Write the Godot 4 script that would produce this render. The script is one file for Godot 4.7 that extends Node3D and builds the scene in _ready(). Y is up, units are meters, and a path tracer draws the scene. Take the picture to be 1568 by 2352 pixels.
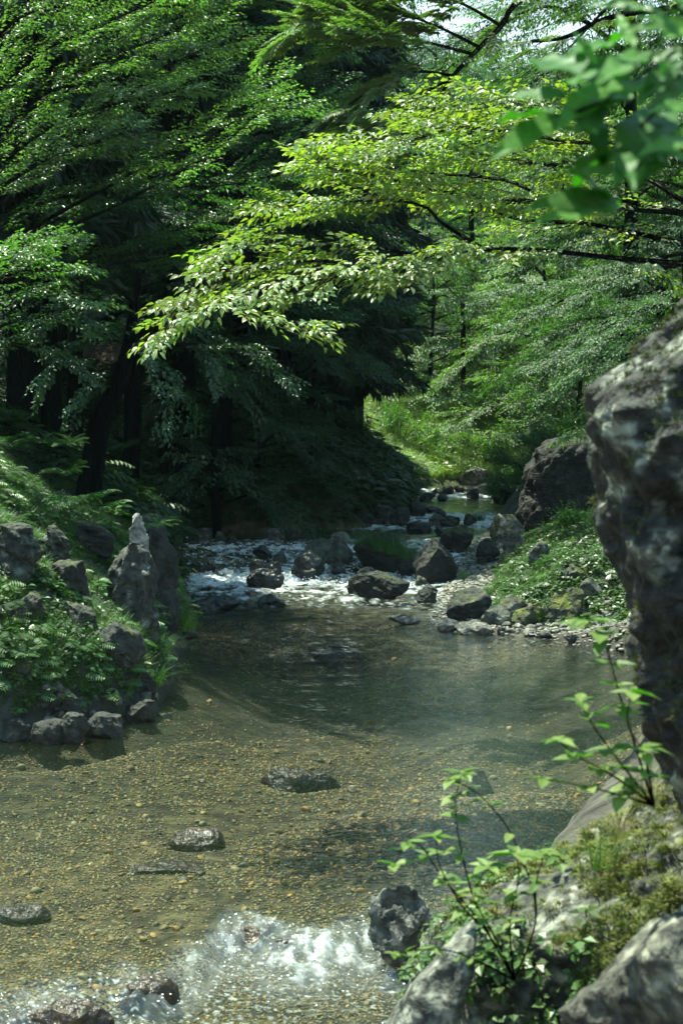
extends Node3D
# A shaded mountain stream between wooded banks. Picture coordinates in comments and in W()/G() are those of a 1568 x 2352 frame; every thing gets its own distance and real size.
const F := 3415.0
var cam: Camera3D
var camxf: Transform3D
var rng := RandomNumberGenerator.new()
var fine := FastNoiseLite.new()
var broad := FastNoiseLite.new()
var ridge := FastNoiseLite.new()
var M := {}
var used := {}

# ------------------------------------------------------------------ naming
func numbered(called: String) -> String:
	var n: int = used.get(called, 0)
	used[called] = n + 1
	return called if n == 0 else "%s_%03d" % [called, n]

func tag(o: Node, label: String, category: String, group := "", kind := "") -> Node:
	if label: o.set_meta("label", label)
	if category: o.set_meta("category", category)
	if group: o.set_meta("group", group)
	if kind: o.set_meta("kind", kind)
	return o

func thing(called: String, at: Vector3, label: String, category: String, group := "") -> Node3D:
	var o := Node3D.new()
	o.name = numbered(called)
	o.position = at
	add_child(o, true)
	tag(o, label, category, group)
	return o

func mesh_node(called: String, mesh: Mesh, mat: Material, parent: Node = null) -> MeshInstance3D:
	var o := MeshInstance3D.new()
	o.name = numbered(called) if parent == null else called
	o.mesh = mesh
	o.material_override = mat
	(self if parent == null else parent).add_child(o, true)
	return o

func multi(called: String, mesh: Mesh, mat: Material, xf: Array, col: Array, parent: Node = null) -> MultiMeshInstance3D:
	var mm := MultiMesh.new()
	mm.transform_format = MultiMesh.TRANSFORM_3D
	mm.use_colors = col.size() > 0
	mm.mesh = mesh
	mm.instance_count = xf.size()
	for i in xf.size():
		mm.set_instance_transform(i, xf[i])
		if col.size(): mm.set_instance_color(i, col[i])
	var o := MultiMeshInstance3D.new()
	o.name = numbered(called) if parent == null else called
	o.multimesh = mm
	o.material_override = mat
	o.set_meta("kind", "stuff")
	(self if parent == null else parent).add_child(o, true)
	return o

# ------------------------------------------------------------------ places
func W(u: float, v: float, d: float) -> Vector3:
	return camxf * Vector3((u - 784.0) / F * d, -(v - 1176.0) / F * d, -d)

func level(d: float) -> float:   # water level along the stream, d metres ahead of the camera
	return -0.14 + 0.14 * smoothstep(8.0, 9.0, d) + 0.1 * smoothstep(22.0, 25.0, d) + 0.26 * smoothstep(25.2, 29.0, d) + 0.16 * smoothstep(33.0, 36.5, d) + 0.12 * smoothstep(43.0, 47.0, d)

func dw(v: float) -> float:      # distance at which the water meets that picture row
	var d := 3.0 * F / (v - 950.0)
	for i in 12:
		d = (d + (3.0 - level(d)) * F / (v - 950.0)) * 0.5
	return d

func ru(a: float, b: float) -> float:
	return rng.randf_range(a, b)

func tint(c: Color, by := 0.15) -> Color:
	var k := 1.0 + ru(-by, by)
	return Color(c.r * k * (1.0 + ru(-by, by) * 0.6), c.g * k, c.b * k * (1.0 + ru(-by, by) * 0.6))

# ------------------------------------------------------------------ shapes
func tri(st: SurfaceTool, a: Vector3, b: Vector3, c: Vector3, col: Color) -> void:
	var n := (c - a).cross(b - a).normalized()
	st.set_color(col)
	st.set_normal(n)
	st.add_vertex(a)
	st.add_vertex(b)
	st.add_vertex(c)

func begin() -> SurfaceTool:
	var st := SurfaceTool.new()
	st.begin(Mesh.PRIMITIVE_TRIANGLES)
	return st

func leaf(st: SurfaceTool, xf: Transform3D, l: float, w: float, fold: float, droop: float, col: Color, full := true) -> void:
	# leaf along +x, its upper face towards +y
	if not full:
		var a := xf * Vector3.ZERO
		var t := xf * Vector3(l, -droop * l, 0)
		var p := xf * Vector3(l * 0.42, fold * w - droop * l * 0.25, w)
		var q := xf * Vector3(l * 0.42, fold * w - droop * l * 0.25, -w)
		tri(st, a, p, t, col)
		tri(st, a, t, q, col)
		return
	var m := [Vector3.ZERO, Vector3(l * 0.28, -droop * l * 0.05, 0), Vector3(l * 0.64, -droop * l * 0.35, 0), Vector3(l, -droop * l, 0)]
	for s in [1.0, -1.0]:
		var e1 := Vector3(l * 0.26, fold * w - droop * l * 0.05, w * s)
		var e2 := Vector3(l * 0.6, fold * w * 0.8 - droop * l * 0.33, w * 0.82 * s)
		var q := [xf * m[0], xf * e1, xf * m[1], xf * e2, xf * m[2], xf * m[3]]
		for t in [[0, 1, 2], [2, 1, 3], [2, 3, 4], [4, 3, 5]]:
			if s > 0: tri(st, q[t[0]], q[t[1]], q[t[2]], col)
			else: tri(st, q[t[0]], q[t[2]], q[t[1]], col)

func facing(dir: Vector3, up: Vector3) -> Basis:   # x along dir, y as near to up as can be
	var x := dir.normalized()
	var z := x.cross(up)
	z = Vector3(0, 0, 1) if z.length() < 0.01 else z.normalized()
	return Basis(x, z.cross(x).normalized(), z)

func twig_mesh(seed_: int, n: int, length: float, l: float, w: float, full: bool, hang := 0.25) -> ArrayMesh:
	rng.seed = seed_
	var st := begin()
	for i in n:
		var t := (i + 0.6) / n
		var side := 1.0 if i % 2 else -1.0
		var p := Vector3(length * (t + ru(-0.06, 0.06)), -hang * 0.18 * length * t * t + ru(-0.02, 0.02), side * ru(0.0, 0.12) * length)
		var yaw := side * ru(0.3, 1.35) * (1.0 - 0.8 * pow(t, 4.0))
		var dir := Vector3(cos(yaw), ru(-0.35, 0.1) - hang * 0.6, sin(yaw))
		var b := facing(dir, Vector3(ru(-0.6, 0.6), 1, ru(-0.6, 0.6)))
		leaf(st, Transform3D(b, p + b.x * l * 0.12), l * ru(0.6, 1.2), w * ru(0.7, 1.15), ru(0.1, 0.55), ru(0.05, 0.3), tint(Color(0.9, 0.9, 0.9), 0.22), full)
	var k := 0.0022
	var tip := Vector3(length, -hang * 0.18 * length, 0)
	tri(st, Vector3(0, 0, k), tip, Vector3(0, 0, -k), Color(0.6, 0.4, 0.3))
	tri(st, Vector3(0, k, 0), tip, Vector3(0, -k, 0), Color(0.6, 0.4, 0.3))
	return st.commit()

func feather_mesh(seed_: int, n: int, length: float, l: float) -> ArrayMesh:   # flat spray of narrow needles
	rng.seed = seed_
	var st := begin()
	for i in n:
		var t := (i + 0.5) / n
		var side := 1.0 if i % 2 else -1.0
		var p := Vector3(length * t, -0.12 * length * t * t, 0)
		var ll := l * (1.0 - 0.75 * t) * ru(0.8, 1.2) + 0.02
		var dir := Vector3(0.75, ru(-0.3, 0.12), side * ru(0.6, 1.0))
		var b := facing(dir, Vector3(ru(-0.4, 0.4), 1, ru(-0.4, 0.4)))
		leaf(st, Transform3D(b, p), ll, ll * 0.16, 0.4, ru(0.05, 0.35), tint(Color(0.9, 0.9, 0.9), 0.25), false)
	return st.commit()

func cedar_mesh(seed_: int, n: int) -> ArrayMesh:   # drooping bunch of needled cords
	rng.seed = seed_
	var st := begin()
	for i in n:
		var t := float(i) / n
		var a := ru(-1.0, 1.0)
		var p := Vector3(0.5 * t, -0.05 * t, 0)
		var dir := Vector3(cos(a), ru(-0.7, 0.15), sin(a))
		var b := facing(dir, Vector3(ru(-1, 1), 1, ru(-1, 1)))
		leaf(st, Transform3D(b, p), ru(0.14, 0.26), ru(0.02, 0.036), ru(-0.5, 0.5), ru(0.0, 0.5), tint(Color(0.9, 0.9, 0.9), 0.3), false)
	return st.commit()

func tube(st: SurfaceTool, pts: PackedVector3Array, radii: PackedFloat32Array, sides: int, col: Color, rough := 0.0) -> void:
	var rings := []
	var ref := Vector3(0.31, 0.77, 0.55)
	for i in pts.size():
		var t: Vector3 = (pts[mini(i + 1, pts.size() - 1)] - pts[maxi(i - 1, 0)]).normalized()
		var x := t.cross(ref).normalized()
		var y := t.cross(x).normalized()
		var ring := PackedVector3Array()
		for k in sides:
			var a := TAU * k / sides
			var n := x * cos(a) + y * sin(a)
			var r: float = radii[i]
			if rough > 0.0: r *= 1.0 + rough * fine.get_noise_3d(n.x * 40.0, pts[i].y * 6.0 + pts[i].x * 9.0, n.z * 40.0)
			ring.append(pts[i] + n * r)
		rings.append([ring, pts[i]])
	for i in pts.size() - 1:
		for k in sides:
			var k2 := (k + 1) % sides
			for q in [[i, k], [i, k2], [i + 1, k], [i, k2], [i + 1, k2], [i + 1, k]]:
				var p: Vector3 = rings[q[0]][0][q[1]]
				st.set_color(col)
				st.set_normal((p - rings[q[0]][1]).normalized())
				st.add_vertex(p)

func smooth_path(pts: Array, step: float) -> PackedVector3Array:
	var c := Curve3D.new()
	c.bake_interval = step
	for i in pts.size():
		var t: Vector3 = (pts[mini(i + 1, pts.size() - 1)] - pts[maxi(i - 1, 0)]) / 6.0
		c.add_point(pts[i], -t, t)
	return c.get_baked_points()

# rock: a cube pulled to a ball, cut by random planes, then roughened; strata run along `lay`
func rock_mesh(seed_: int, r: Vector3, n: int, base: Color, o := {}) -> ArrayMesh:
	rng.seed = seed_
	var planes := []
	for i in int(o.get("cuts", 9)):
		planes.append([Vector3(ru(-1, 1), ru(-0.6, 1), ru(-1, 1)).normalized(), ru(0.45, 0.88)])
	if o.has("flat"): planes.append([Vector3(ru(-0.12, 0.12), 1, ru(-0.05, 0.12)).normalized(), o.flat])
	var reach := Vector3.ONE * 0.01        # the cuts shrink the ball: bring it back to the size asked for
	for i in 400:
		var q := Vector3(ru(-1, 1), ru(-1, 1), ru(-1, 1)).normalized()
		for pl in planes:
			var over: float = q.dot(pl[0]) - pl[1]
			if over > 0.0: q -= pl[0] * over * 0.92
		reach = Vector3(maxf(reach.x, absf(q.x)), maxf(reach.y, q.y), maxf(reach.z, absf(q.z)))
	var off := Vector3(ru(-90, 90), ru(-90, 90), ru(-90, 90))
	var lay: Vector3 = o.get("lay", Vector3(0.3, 1, 0.2)).normalized()
	var strata: float = o.get("strata", 0.03)
	var rough: float = o.get("rough", 0.1)
	var moss: float = o.get("moss", 0.0)
	var moss_col: Color = o.get("moss_col", Color(0.09, 0.115, 0.02))
	var pale: Color = o.get("pale", base * 1.7)
	var scale: float = (r.x + r.y + r.z) / 3.0
	var st := begin()
	st.set_smooth_group(0)
	var grids := []
	for f in 6:
		var pos := []
		for j in n + 1:
			for i in n + 1:
				var a := tan((2.0 * i / n - 1.0) * PI / 4.0)
				var b := tan((2.0 * j / n - 1.0) * PI / 4.0)
				var d: Vector3 = [Vector3(1, b, -a), Vector3(-1, b, a), Vector3(a, 1, -b), Vector3(a, -1, b), Vector3(a, b, 1), Vector3(-a, b, -1)][f]
				d = d.normalized()
				var q := d
				for pl in planes:
					var over: float = q.dot(pl[0]) - pl[1]
					if over > 0.0: q -= pl[0] * over * 0.92
				var p := q * r / reach
				var s := p + off
				var h := broad.get_noise_3dv(s / scale * 22.0) * rough * 1.6 + fine.get_noise_3dv(s / scale * 46.0) * rough * 0.7 - absf(ridge.get_noise_3dv(s / scale * 44.0)) * rough * 0.9
				var w := s.dot(lay)
				var across := s - lay * w
				h += strata * fine.get_noise_3dv(lay * w * 90.0 / (0.25 + scale) + across * 12.0 / (0.25 + scale)) * 2.0
				pos.append(p + d * h * scale)
		grids.append(pos)
	for f in 6:
		for j in n:
			for i in n:
				var k: int = j * (n + 1) + i
				for t in [[k, k + n + 1, k + 1], [k + 1, k + n + 1, k + n + 2]]:
					var a: Vector3 = grids[f][t[0]]
					var b: Vector3 = grids[f][t[1]]
					var c: Vector3 = grids[f][t[2]]
					var up := (c - a).cross(b - a).normalized().y
					for p in [a, b, c]:
						var s: Vector3 = p + off
						var light := smoothstep(0.0, 0.5, broad.get_noise_3dv(s / scale * 50.0) + 0.6 * fine.get_noise_3dv(s * 150.0))
						var col: Color = base.lerp(pale, light)
						if moss > 0.0:
							var m := smoothstep(0.5, 0.75, up * 0.62 + moss * 0.7 + 0.5 * broad.get_noise_3dv(s * 100.0) - 0.28)
							col = col.lerp(moss_col * (0.75 + 0.5 * light), m)
						st.set_color(col)
						st.add_vertex(p)
	st.generate_normals()
	return st.commit()

# crag: rings stacked along a traced outline; each row is [y, left x, right x], depth half-size dz
func crag_mesh(seed_: int, rows: Array, dz: float, seg: int, base: Color, o := {}) -> ArrayMesh:
	rng.seed = seed_
	var off := Vector3(ru(-90, 90), ru(-90, 90), ru(-90, 90))
	var lay: Vector3 = o.get("lay", Vector3(1, 0.2, 0.3)).normalized()
	var strata: float = o.get("strata", 0.05)
	var rough: float = o.get("rough", 0.06)
	var moss: float = o.get("moss", 0.0)
	var moss_col: Color = o.get("moss_col", Color(0.08, 0.1, 0.02))
	var pale: Color = o.get("pale", base * 1.8)
	var freq: float = o.get("freq", 5.0)
	var blotch: float = o.get("blotch", 11.0)
	var lean: float = o.get("lean", 0.0)
	var n: int = o.get("n", 40)
	var pts := []
	var y0: float = rows[0][0]
	var y1: float = rows[-1][0]
	for j in n + 1:
		var y := lerpf(y0, y1, float(j) / n)
		var k := 0
		while k < rows.size() - 2 and (y - rows[k + 1][0]) * (y1 - y0) > 0.0: k += 1
		var f := clampf((y - rows[k][0]) / (rows[k + 1][0] - rows[k][0]), 0.0, 1.0)
		f = f * f * (3.0 - 2.0 * f) * 0.5 + f * 0.5
		var xl: float = lerpf(rows[k][1], rows[k + 1][1], f)
		var xr: float = lerpf(rows[k][2], rows[k + 1][2], f)
		var cap := sqrt(clampf(1.0 - pow(absf(2.0 * j / n - 1.0), 7.0), 0.0, 1.0))
		for i in seg:
			var a := TAU * i / seg
			var ca := cos(a)
			var sa := sin(a)
			var e := pow(absf(ca), 0.75) * signf(ca)
			var g := pow(absf(sa), 0.75) * signf(sa)
			var rx := (xr - xl) * 0.5
			var p := Vector3((xl + xr) * 0.5 + rx * e * cap, y, dz * g * cap * (0.55 + 0.45 * minf(1.0, rx / dz)) + lean * (y - y0))
			var s := p + off
			var w := s.dot(lay)
			var h := rough * (broad.get_noise_3dv(s * freq * 16.0) * 1.5 + fine.get_noise_3dv(s * freq * 26.0) * 0.7 - absf(ridge.get_noise_3dv(s * freq * 22.0)) * 0.9) + strata * fine.get_noise_3dv(lay * w * 130.0 + (s - lay * w) * 14.0)
			pts.append(p + Vector3(e, 0.15, g).normalized() * h)
	var st := begin()
	st.set_smooth_group(0)
	for j in n:
		for i in seg:
			var i2 := (i + 1) % seg
			for t in [[j * seg + i, j * seg + i2, (j + 1) * seg + i], [j * seg + i2, (j + 1) * seg + i2, (j + 1) * seg + i]]:
				var a: Vector3 = pts[t[0]]
				var b: Vector3 = pts[t[1]]
				var c: Vector3 = pts[t[2]]
				var order := [a, b, c] if y1 > y0 else [a, c, b]
				var up: float = (order[2] - order[0]).cross(order[1] - order[0]).normalized().y
				for p in order:
					var s: Vector3 = p + off
					var wl: float = s.dot(lay)
					var light := smoothstep(o.get("from", 0.02), o.get("from", 0.02) + 0.4, broad.get_noise_3dv(s * blotch * 13.0) + 0.7 * fine.get_noise_3dv(lay * wl * 150.0 + (s - lay * wl) * 25.0))
					var col: Color = base.lerp(pale, light)
					if moss > 0.0:
						var m := smoothstep(0.5, 0.75, up * 0.6 + moss * 0.6 + 0.6 * broad.get_noise_3dv(s * 120.0) - 0.25)
						col = col.lerp(moss_col * (0.75 + 0.5 * light), m)
					st.set_color(col)
					st.add_vertex(p)
	st.generate_normals()
	return st.commit()

func grass_mesh(seed_: int, n: int, h: float, spread: float, w: float, bend: float) -> ArrayMesh:
	rng.seed = seed_
	var st := begin()
	for i in n:
		var a := ru(0, TAU)
		var out := Vector3(cos(a), 0, sin(a))
		var side := Vector3(-sin(a), 0, cos(a))
		var p := out * spread * sqrt(rng.randf()) * 0.5
		var hh := h * ru(0.55, 1.1)
		var bd := bend * ru(0.4, 1.3)
		var col := tint(Color(0.9, 0.9, 0.9), 0.25)
		var last := [p - side * w * 0.5, p + side * w * 0.5]
		for k in 4:
			var t := (k + 1) / 4.0
			var c := p + Vector3.UP * hh * (t - 0.45 * bd * t * t) + out * hh * bd * t * t * 0.8
			var ww := w * 0.5 * (1.0 - t * 0.92)
			var now := [c - side * ww, c + side * ww]
			tri(st, last[0], last[1], now[1], col)
			tri(st, last[0], now[1], now[0], col)
			last = now
	return st.commit()

func frond_mesh(seed_: int, l: float, n: int) -> ArrayMesh:
	rng.seed = seed_
	var st := begin()
	for i in n:
		var t := (i + 0.8) / n
		var p := Vector3(l * t * (1.0 - 0.12 * t), l * (0.62 * t - 0.62 * t * t), 0)
		var pl := l * 0.3 * sin(PI * pow(1.0 - t, 0.65) * 0.93) + 0.01
		for s in [1.0, -1.0]:
			var b := facing(Vector3(0.45, -0.25 + ru(-0.1, 0.1), s), Vector3(0.1, 1, 0))
			leaf(st, Transform3D(b, p), pl, l * 0.42 / n, 0.2, 0.15, tint(Color(0.9, 0.9, 0.9), 0.15), false)
	return st.commit()

func plant_mesh(seed_: int, n: int, h: float, l: float, w: float) -> ArrayMesh:
	rng.seed = seed_
	var st := begin()
	for i in n:
		var a := i * 2.4 + ru(-0.3, 0.3)
		var y := h * ru(0.25, 1.0)
		var dir := Vector3(cos(a), ru(-0.25, 0.25), sin(a))
		var b := facing(dir, Vector3(ru(-0.3, 0.3), 1, ru(-0.3, 0.3)))
		leaf(st, Transform3D(b, Vector3(cos(a) * h * 0.2, y, sin(a) * h * 0.2)), l * ru(0.7, 1.2), w * ru(0.8, 1.1), 0.2, ru(0.1, 0.4), tint(Color(0.9, 0.9, 0.9), 0.25), l > 0.075)
	return st.commit()

# ------------------------------------------------------------------ materials
func noise_tex(size: int, freq: float, seed_: int, colors: Array, at: Array, kind := FastNoiseLite.TYPE_SIMPLEX_SMOOTH, octaves := 5, fractal := FastNoiseLite.FRACTAL_FBM) -> NoiseTexture2D:
	var n := FastNoiseLite.new()
	n.noise_type = kind
	n.seed = seed_
	n.frequency = freq
	n.fractal_type = fractal
	n.fractal_octaves = octaves
	n.domain_warp_enabled = true
	n.domain_warp_amplitude = 18.0
	n.domain_warp_frequency = freq * 1.5
	var t := NoiseTexture2D.new()
	t.width = size
	t.height = size
	t.seamless = true
	t.noise = n
	if colors.size():
		var g := Gradient.new()
		g.offsets = PackedFloat32Array(at)
		g.colors = PackedColorArray(colors)
		t.color_ramp = g
	return t

func mat(name_: String, rough: float) -> StandardMaterial3D:
	var m := StandardMaterial3D.new()
	m.resource_name = name_
	m.vertex_color_use_as_albedo = true
	m.roughness = rough
	M[name_] = m
	return m

func relief(m: StandardMaterial3D, albedo: Texture2D, bump: Texture2D, scale: Vector3, cm: float) -> void:
	m.albedo_texture = albedo
	m.uv1_triplanar = true
	m.uv1_world_triplanar = true
	m.uv1_scale = scale
	if bump:
		m.heightmap_enabled = true
		m.heightmap_texture = bump
		m.heightmap_scale = cm

func make_materials() -> void:
	var g := func(x: float) -> Color: return Color(x, x, x)
	var mottled := noise_tex(512, 0.011, 3, [g.call(0.42), g.call(0.62), g.call(0.8), g.call(1.0)], [0.2, 0.42, 0.6, 0.8], FastNoiseLite.TYPE_SIMPLEX_SMOOTH, 6)
	var grain := noise_tex(512, 0.02, 5, [], [], FastNoiseLite.TYPE_SIMPLEX_SMOOTH, 6)
	var cracks := noise_tex(512, 0.012, 8, [], [], FastNoiseLite.TYPE_SIMPLEX_SMOOTH, 5, FastNoiseLite.FRACTAL_RIDGED)
	var lichen := noise_tex(512, 0.014, 11, [Color(0.3, 0.3, 0.3), Color(0.5, 0.5, 0.48), Color(0.78, 0.8, 0.76), Color(1, 1, 0.96)], [0.3, 0.46, 0.56, 0.72], FastNoiseLite.TYPE_SIMPLEX_SMOOTH, 6)
	var m := mat("rock", 0.82)
	relief(m, mottled, cracks, Vector3.ONE * 0.9, 5.0)
	m = mat("near_rock", 0.8)
	relief(m, lichen, grain, Vector3.ONE * 2.2, 2.2)
	m = mat("wet_rock", 0.42)
	relief(m, mottled, grain, Vector3.ONE * 1.1, 3.0)
	m = mat("soil", 0.95)
	relief(m, mottled, grain, Vector3.ONE * 0.6, 6.0)
	m = mat("bark", 0.9)
	relief(m, mottled, cracks, Vector3(2.2, 0.35, 2.2), 4.0)
	m = mat("pebbles", 0.6)
	m = mat("moss", 1.0)
	m.backlight_enabled = true
	m.backlight = Color(0.35, 0.4, 0.2)
	m = mat("leaf", 0.38)
	m.backlight_enabled = true
	m.backlight = Color(0.78, 0.98, 0.42)
	m = mat("grass", 0.5)
	m.backlight_enabled = true
	m.backlight = Color(0.7, 0.9, 0.35)
	m = mat("near_leaf", 0.5)
	m.metallic_specular = 0.35
	m.backlight_enabled = true
	m.backlight = Color(0.6, 0.95, 0.22)
	var w := StandardMaterial3D.new()
	w.resource_name = "water"
	w.transparency = BaseMaterial3D.TRANSPARENCY_ALPHA
	w.albedo_color = Color(Color(0.02, 0.032, 0.013).linear_to_srgb(), 0.17)
	w.roughness = 0.025
	w.metallic_specular = 0.5
	var rip := noise_tex(512, 0.02, 21, [], [], FastNoiseLite.TYPE_SIMPLEX_SMOOTH, 4)
	w.heightmap_enabled = true
	w.heightmap_texture = rip
	w.heightmap_scale = 0.5
	w.uv1_triplanar = true
	w.uv1_world_triplanar = true
	w.uv1_scale = Vector3(0.8, 0.8, 2.0)
	M.water = w
	var f := StandardMaterial3D.new()
	f.resource_name = "foam"
	f.transparency = BaseMaterial3D.TRANSPARENCY_ALPHA
	f.vertex_color_use_as_albedo = true
	f.roughness = 0.45
	M.foam = f

# ------------------------------------------------------------------ the lie of the land: shorelines as (x, metres ahead)
var left_shore := PackedVector2Array([Vector2(-7, 0), Vector2(-6, 9), Vector2(-4.4, 13.0), Vector2(-3.1, 13.5), Vector2(-2.5, 13.9), Vector2(-1.9, 14.6), Vector2(-1.85, 16), Vector2(-2.05, 18.2), Vector2(-2.0, 19.4), Vector2(-2.0, 20.6), Vector2(-2.4, 22), Vector2(-2.6, 25), Vector2(-3.2, 28), Vector2(-3.9, 31.0), Vector2(-3.7, 32.8), Vector2(-1.6, 33.2), Vector2(0.1, 33.7), Vector2(1.0, 35), Vector2(1.8, 38), Vector2(2.2, 43.5), Vector2(2.4, 47.5), Vector2(3.4, 50), Vector2(8, 51.5), Vector2(22, 52)])
var right_shore := PackedVector2Array([Vector2(0.15, 0), Vector2(0.25, 5), Vector2(0.55, 7), Vector2(1.1, 9), Vector2(2.3, 12), Vector2(3.3, 15.5), Vector2(3.7, 18.3), Vector2(2.8, 19.7), Vector2(1.35, 20.6), Vector2(1.4, 22), Vector2(1.6, 24), Vector2(2.2, 27.5), Vector2(2.8, 30.5), Vector2(3.4, 34), Vector2(4.6, 39.8), Vector2(5.5, 45.5), Vector2(9, 47.5), Vector2(22, 48)])
var river := PackedVector2Array()
var xs := PackedFloat32Array()
var ds := PackedFloat32Array()
var heights := PackedFloat32Array()
var inland := PackedFloat32Array()     # metres from the shore, negative in the river
var left_side := PackedByteArray()

func shore_distance(line: PackedVector2Array, p: Vector2) -> float:
	var best := 1e9
	for i in line.size() - 1:
		var a := line[i]
		var e := line[i + 1] - a
		var t := clampf((p - a).dot(e) / e.length_squared(), 0.0, 1.0)
		best = minf(best, (a + e * t - p).length_squared())
	return sqrt(best)

func land(x: float, d: float) -> Array:    # [height, inland, left]
	var p := Vector2(x, d)
	var a := shore_distance(left_shore, p)
	var b := shore_distance(right_shore, p)
	var wet := Geometry2D.is_point_in_polygon(p, river)
	var left := a < b
	var q := minf(a, b)
	var lv := water_level(x, d)
	if wet:
		var dd := d + 3.0 * broad.get_noise_2d(x * 10.0, d * 6.0) + 0.25 * x
		var deep := 0.11 + 0.45 * smoothstep(11.8, 16.5, dd) * smoothstep(21.0, 18.0, d)
		var y := lv - minf(deep, 0.06 + q * 0.4) + 0.09 * broad.get_noise_2d(x * 9.0, d * 9.0) + 0.02
		return [minf(y, lv - 0.03), -q, left]
	var h := 0.0
	if left:
		var near := 0.5 * smoothstep(0.0, 0.35, q) + 0.66 * minf(q, 3.3) + 0.36 * clampf(q - 3.3, 0.0, 9.0) + 0.62 * maxf(0.0, q - 12.3)
		var far := 0.08 + 0.36 * minf(q, 7.5) + 0.12 * clampf(q - 7.5, 0.0, 8.0) + 0.3 * maxf(0.0, q - 15.5)
		h = lerpf(near, far, smoothstep(45.0, 51.0, d) * smoothstep(-1.0, 2.0, x))
	else:
		var gravel := smoothstep(18.0, 20.0, d) * (1.0 - smoothstep(31.0, 36.0, d))
		h = lerpf(0.3 * smoothstep(0.0, 0.3, q) + 0.7 * minf(q, 3.0), 0.13 * minf(q, 0.8) + 0.44 * clampf(q - 0.8, 0.0, 3.0), gravel) + 0.34 * clampf(q - 3.0, 0.0, 10.0) + 0.4 * maxf(0.0, q - 13.0)
	var bumpy := smoothstep(0.1, 1.0, q)
	h += bumpy * (0.45 * broad.get_noise_2d(x * 6.0, d * 6.0) + 0.18 * ridge.get_noise_2d(x * 14.0, d * 14.0) + 0.14 * fine.get_noise_2d(x * 26.0, d * 26.0)) * smoothstep(0.0, 2.0, q)
	h += 2.5 * smoothstep(15.0, 40.0, q) * broad.get_noise_2d(x * 0.6, d * 0.6)
	return [lv + 0.02 + minf(h, 46.0), q, left]

func pool_shade(x: float, d: float) -> float:     # shade and dark reflections of the mid pool, painted into the bed colour
	return 0.85 * smoothstep(12.4, 16.5, d + 0.2 * x + 3.0 * broad.get_noise_2d(x * 12.0, d * 8.0) + 0.8 * fine.get_noise_2d(x * 30.0, d * 20.0)) * smoothstep(20.2, 18.4, d + 0.9 * broad.get_noise_2d(x * 14.0, d * 12.0))

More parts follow.
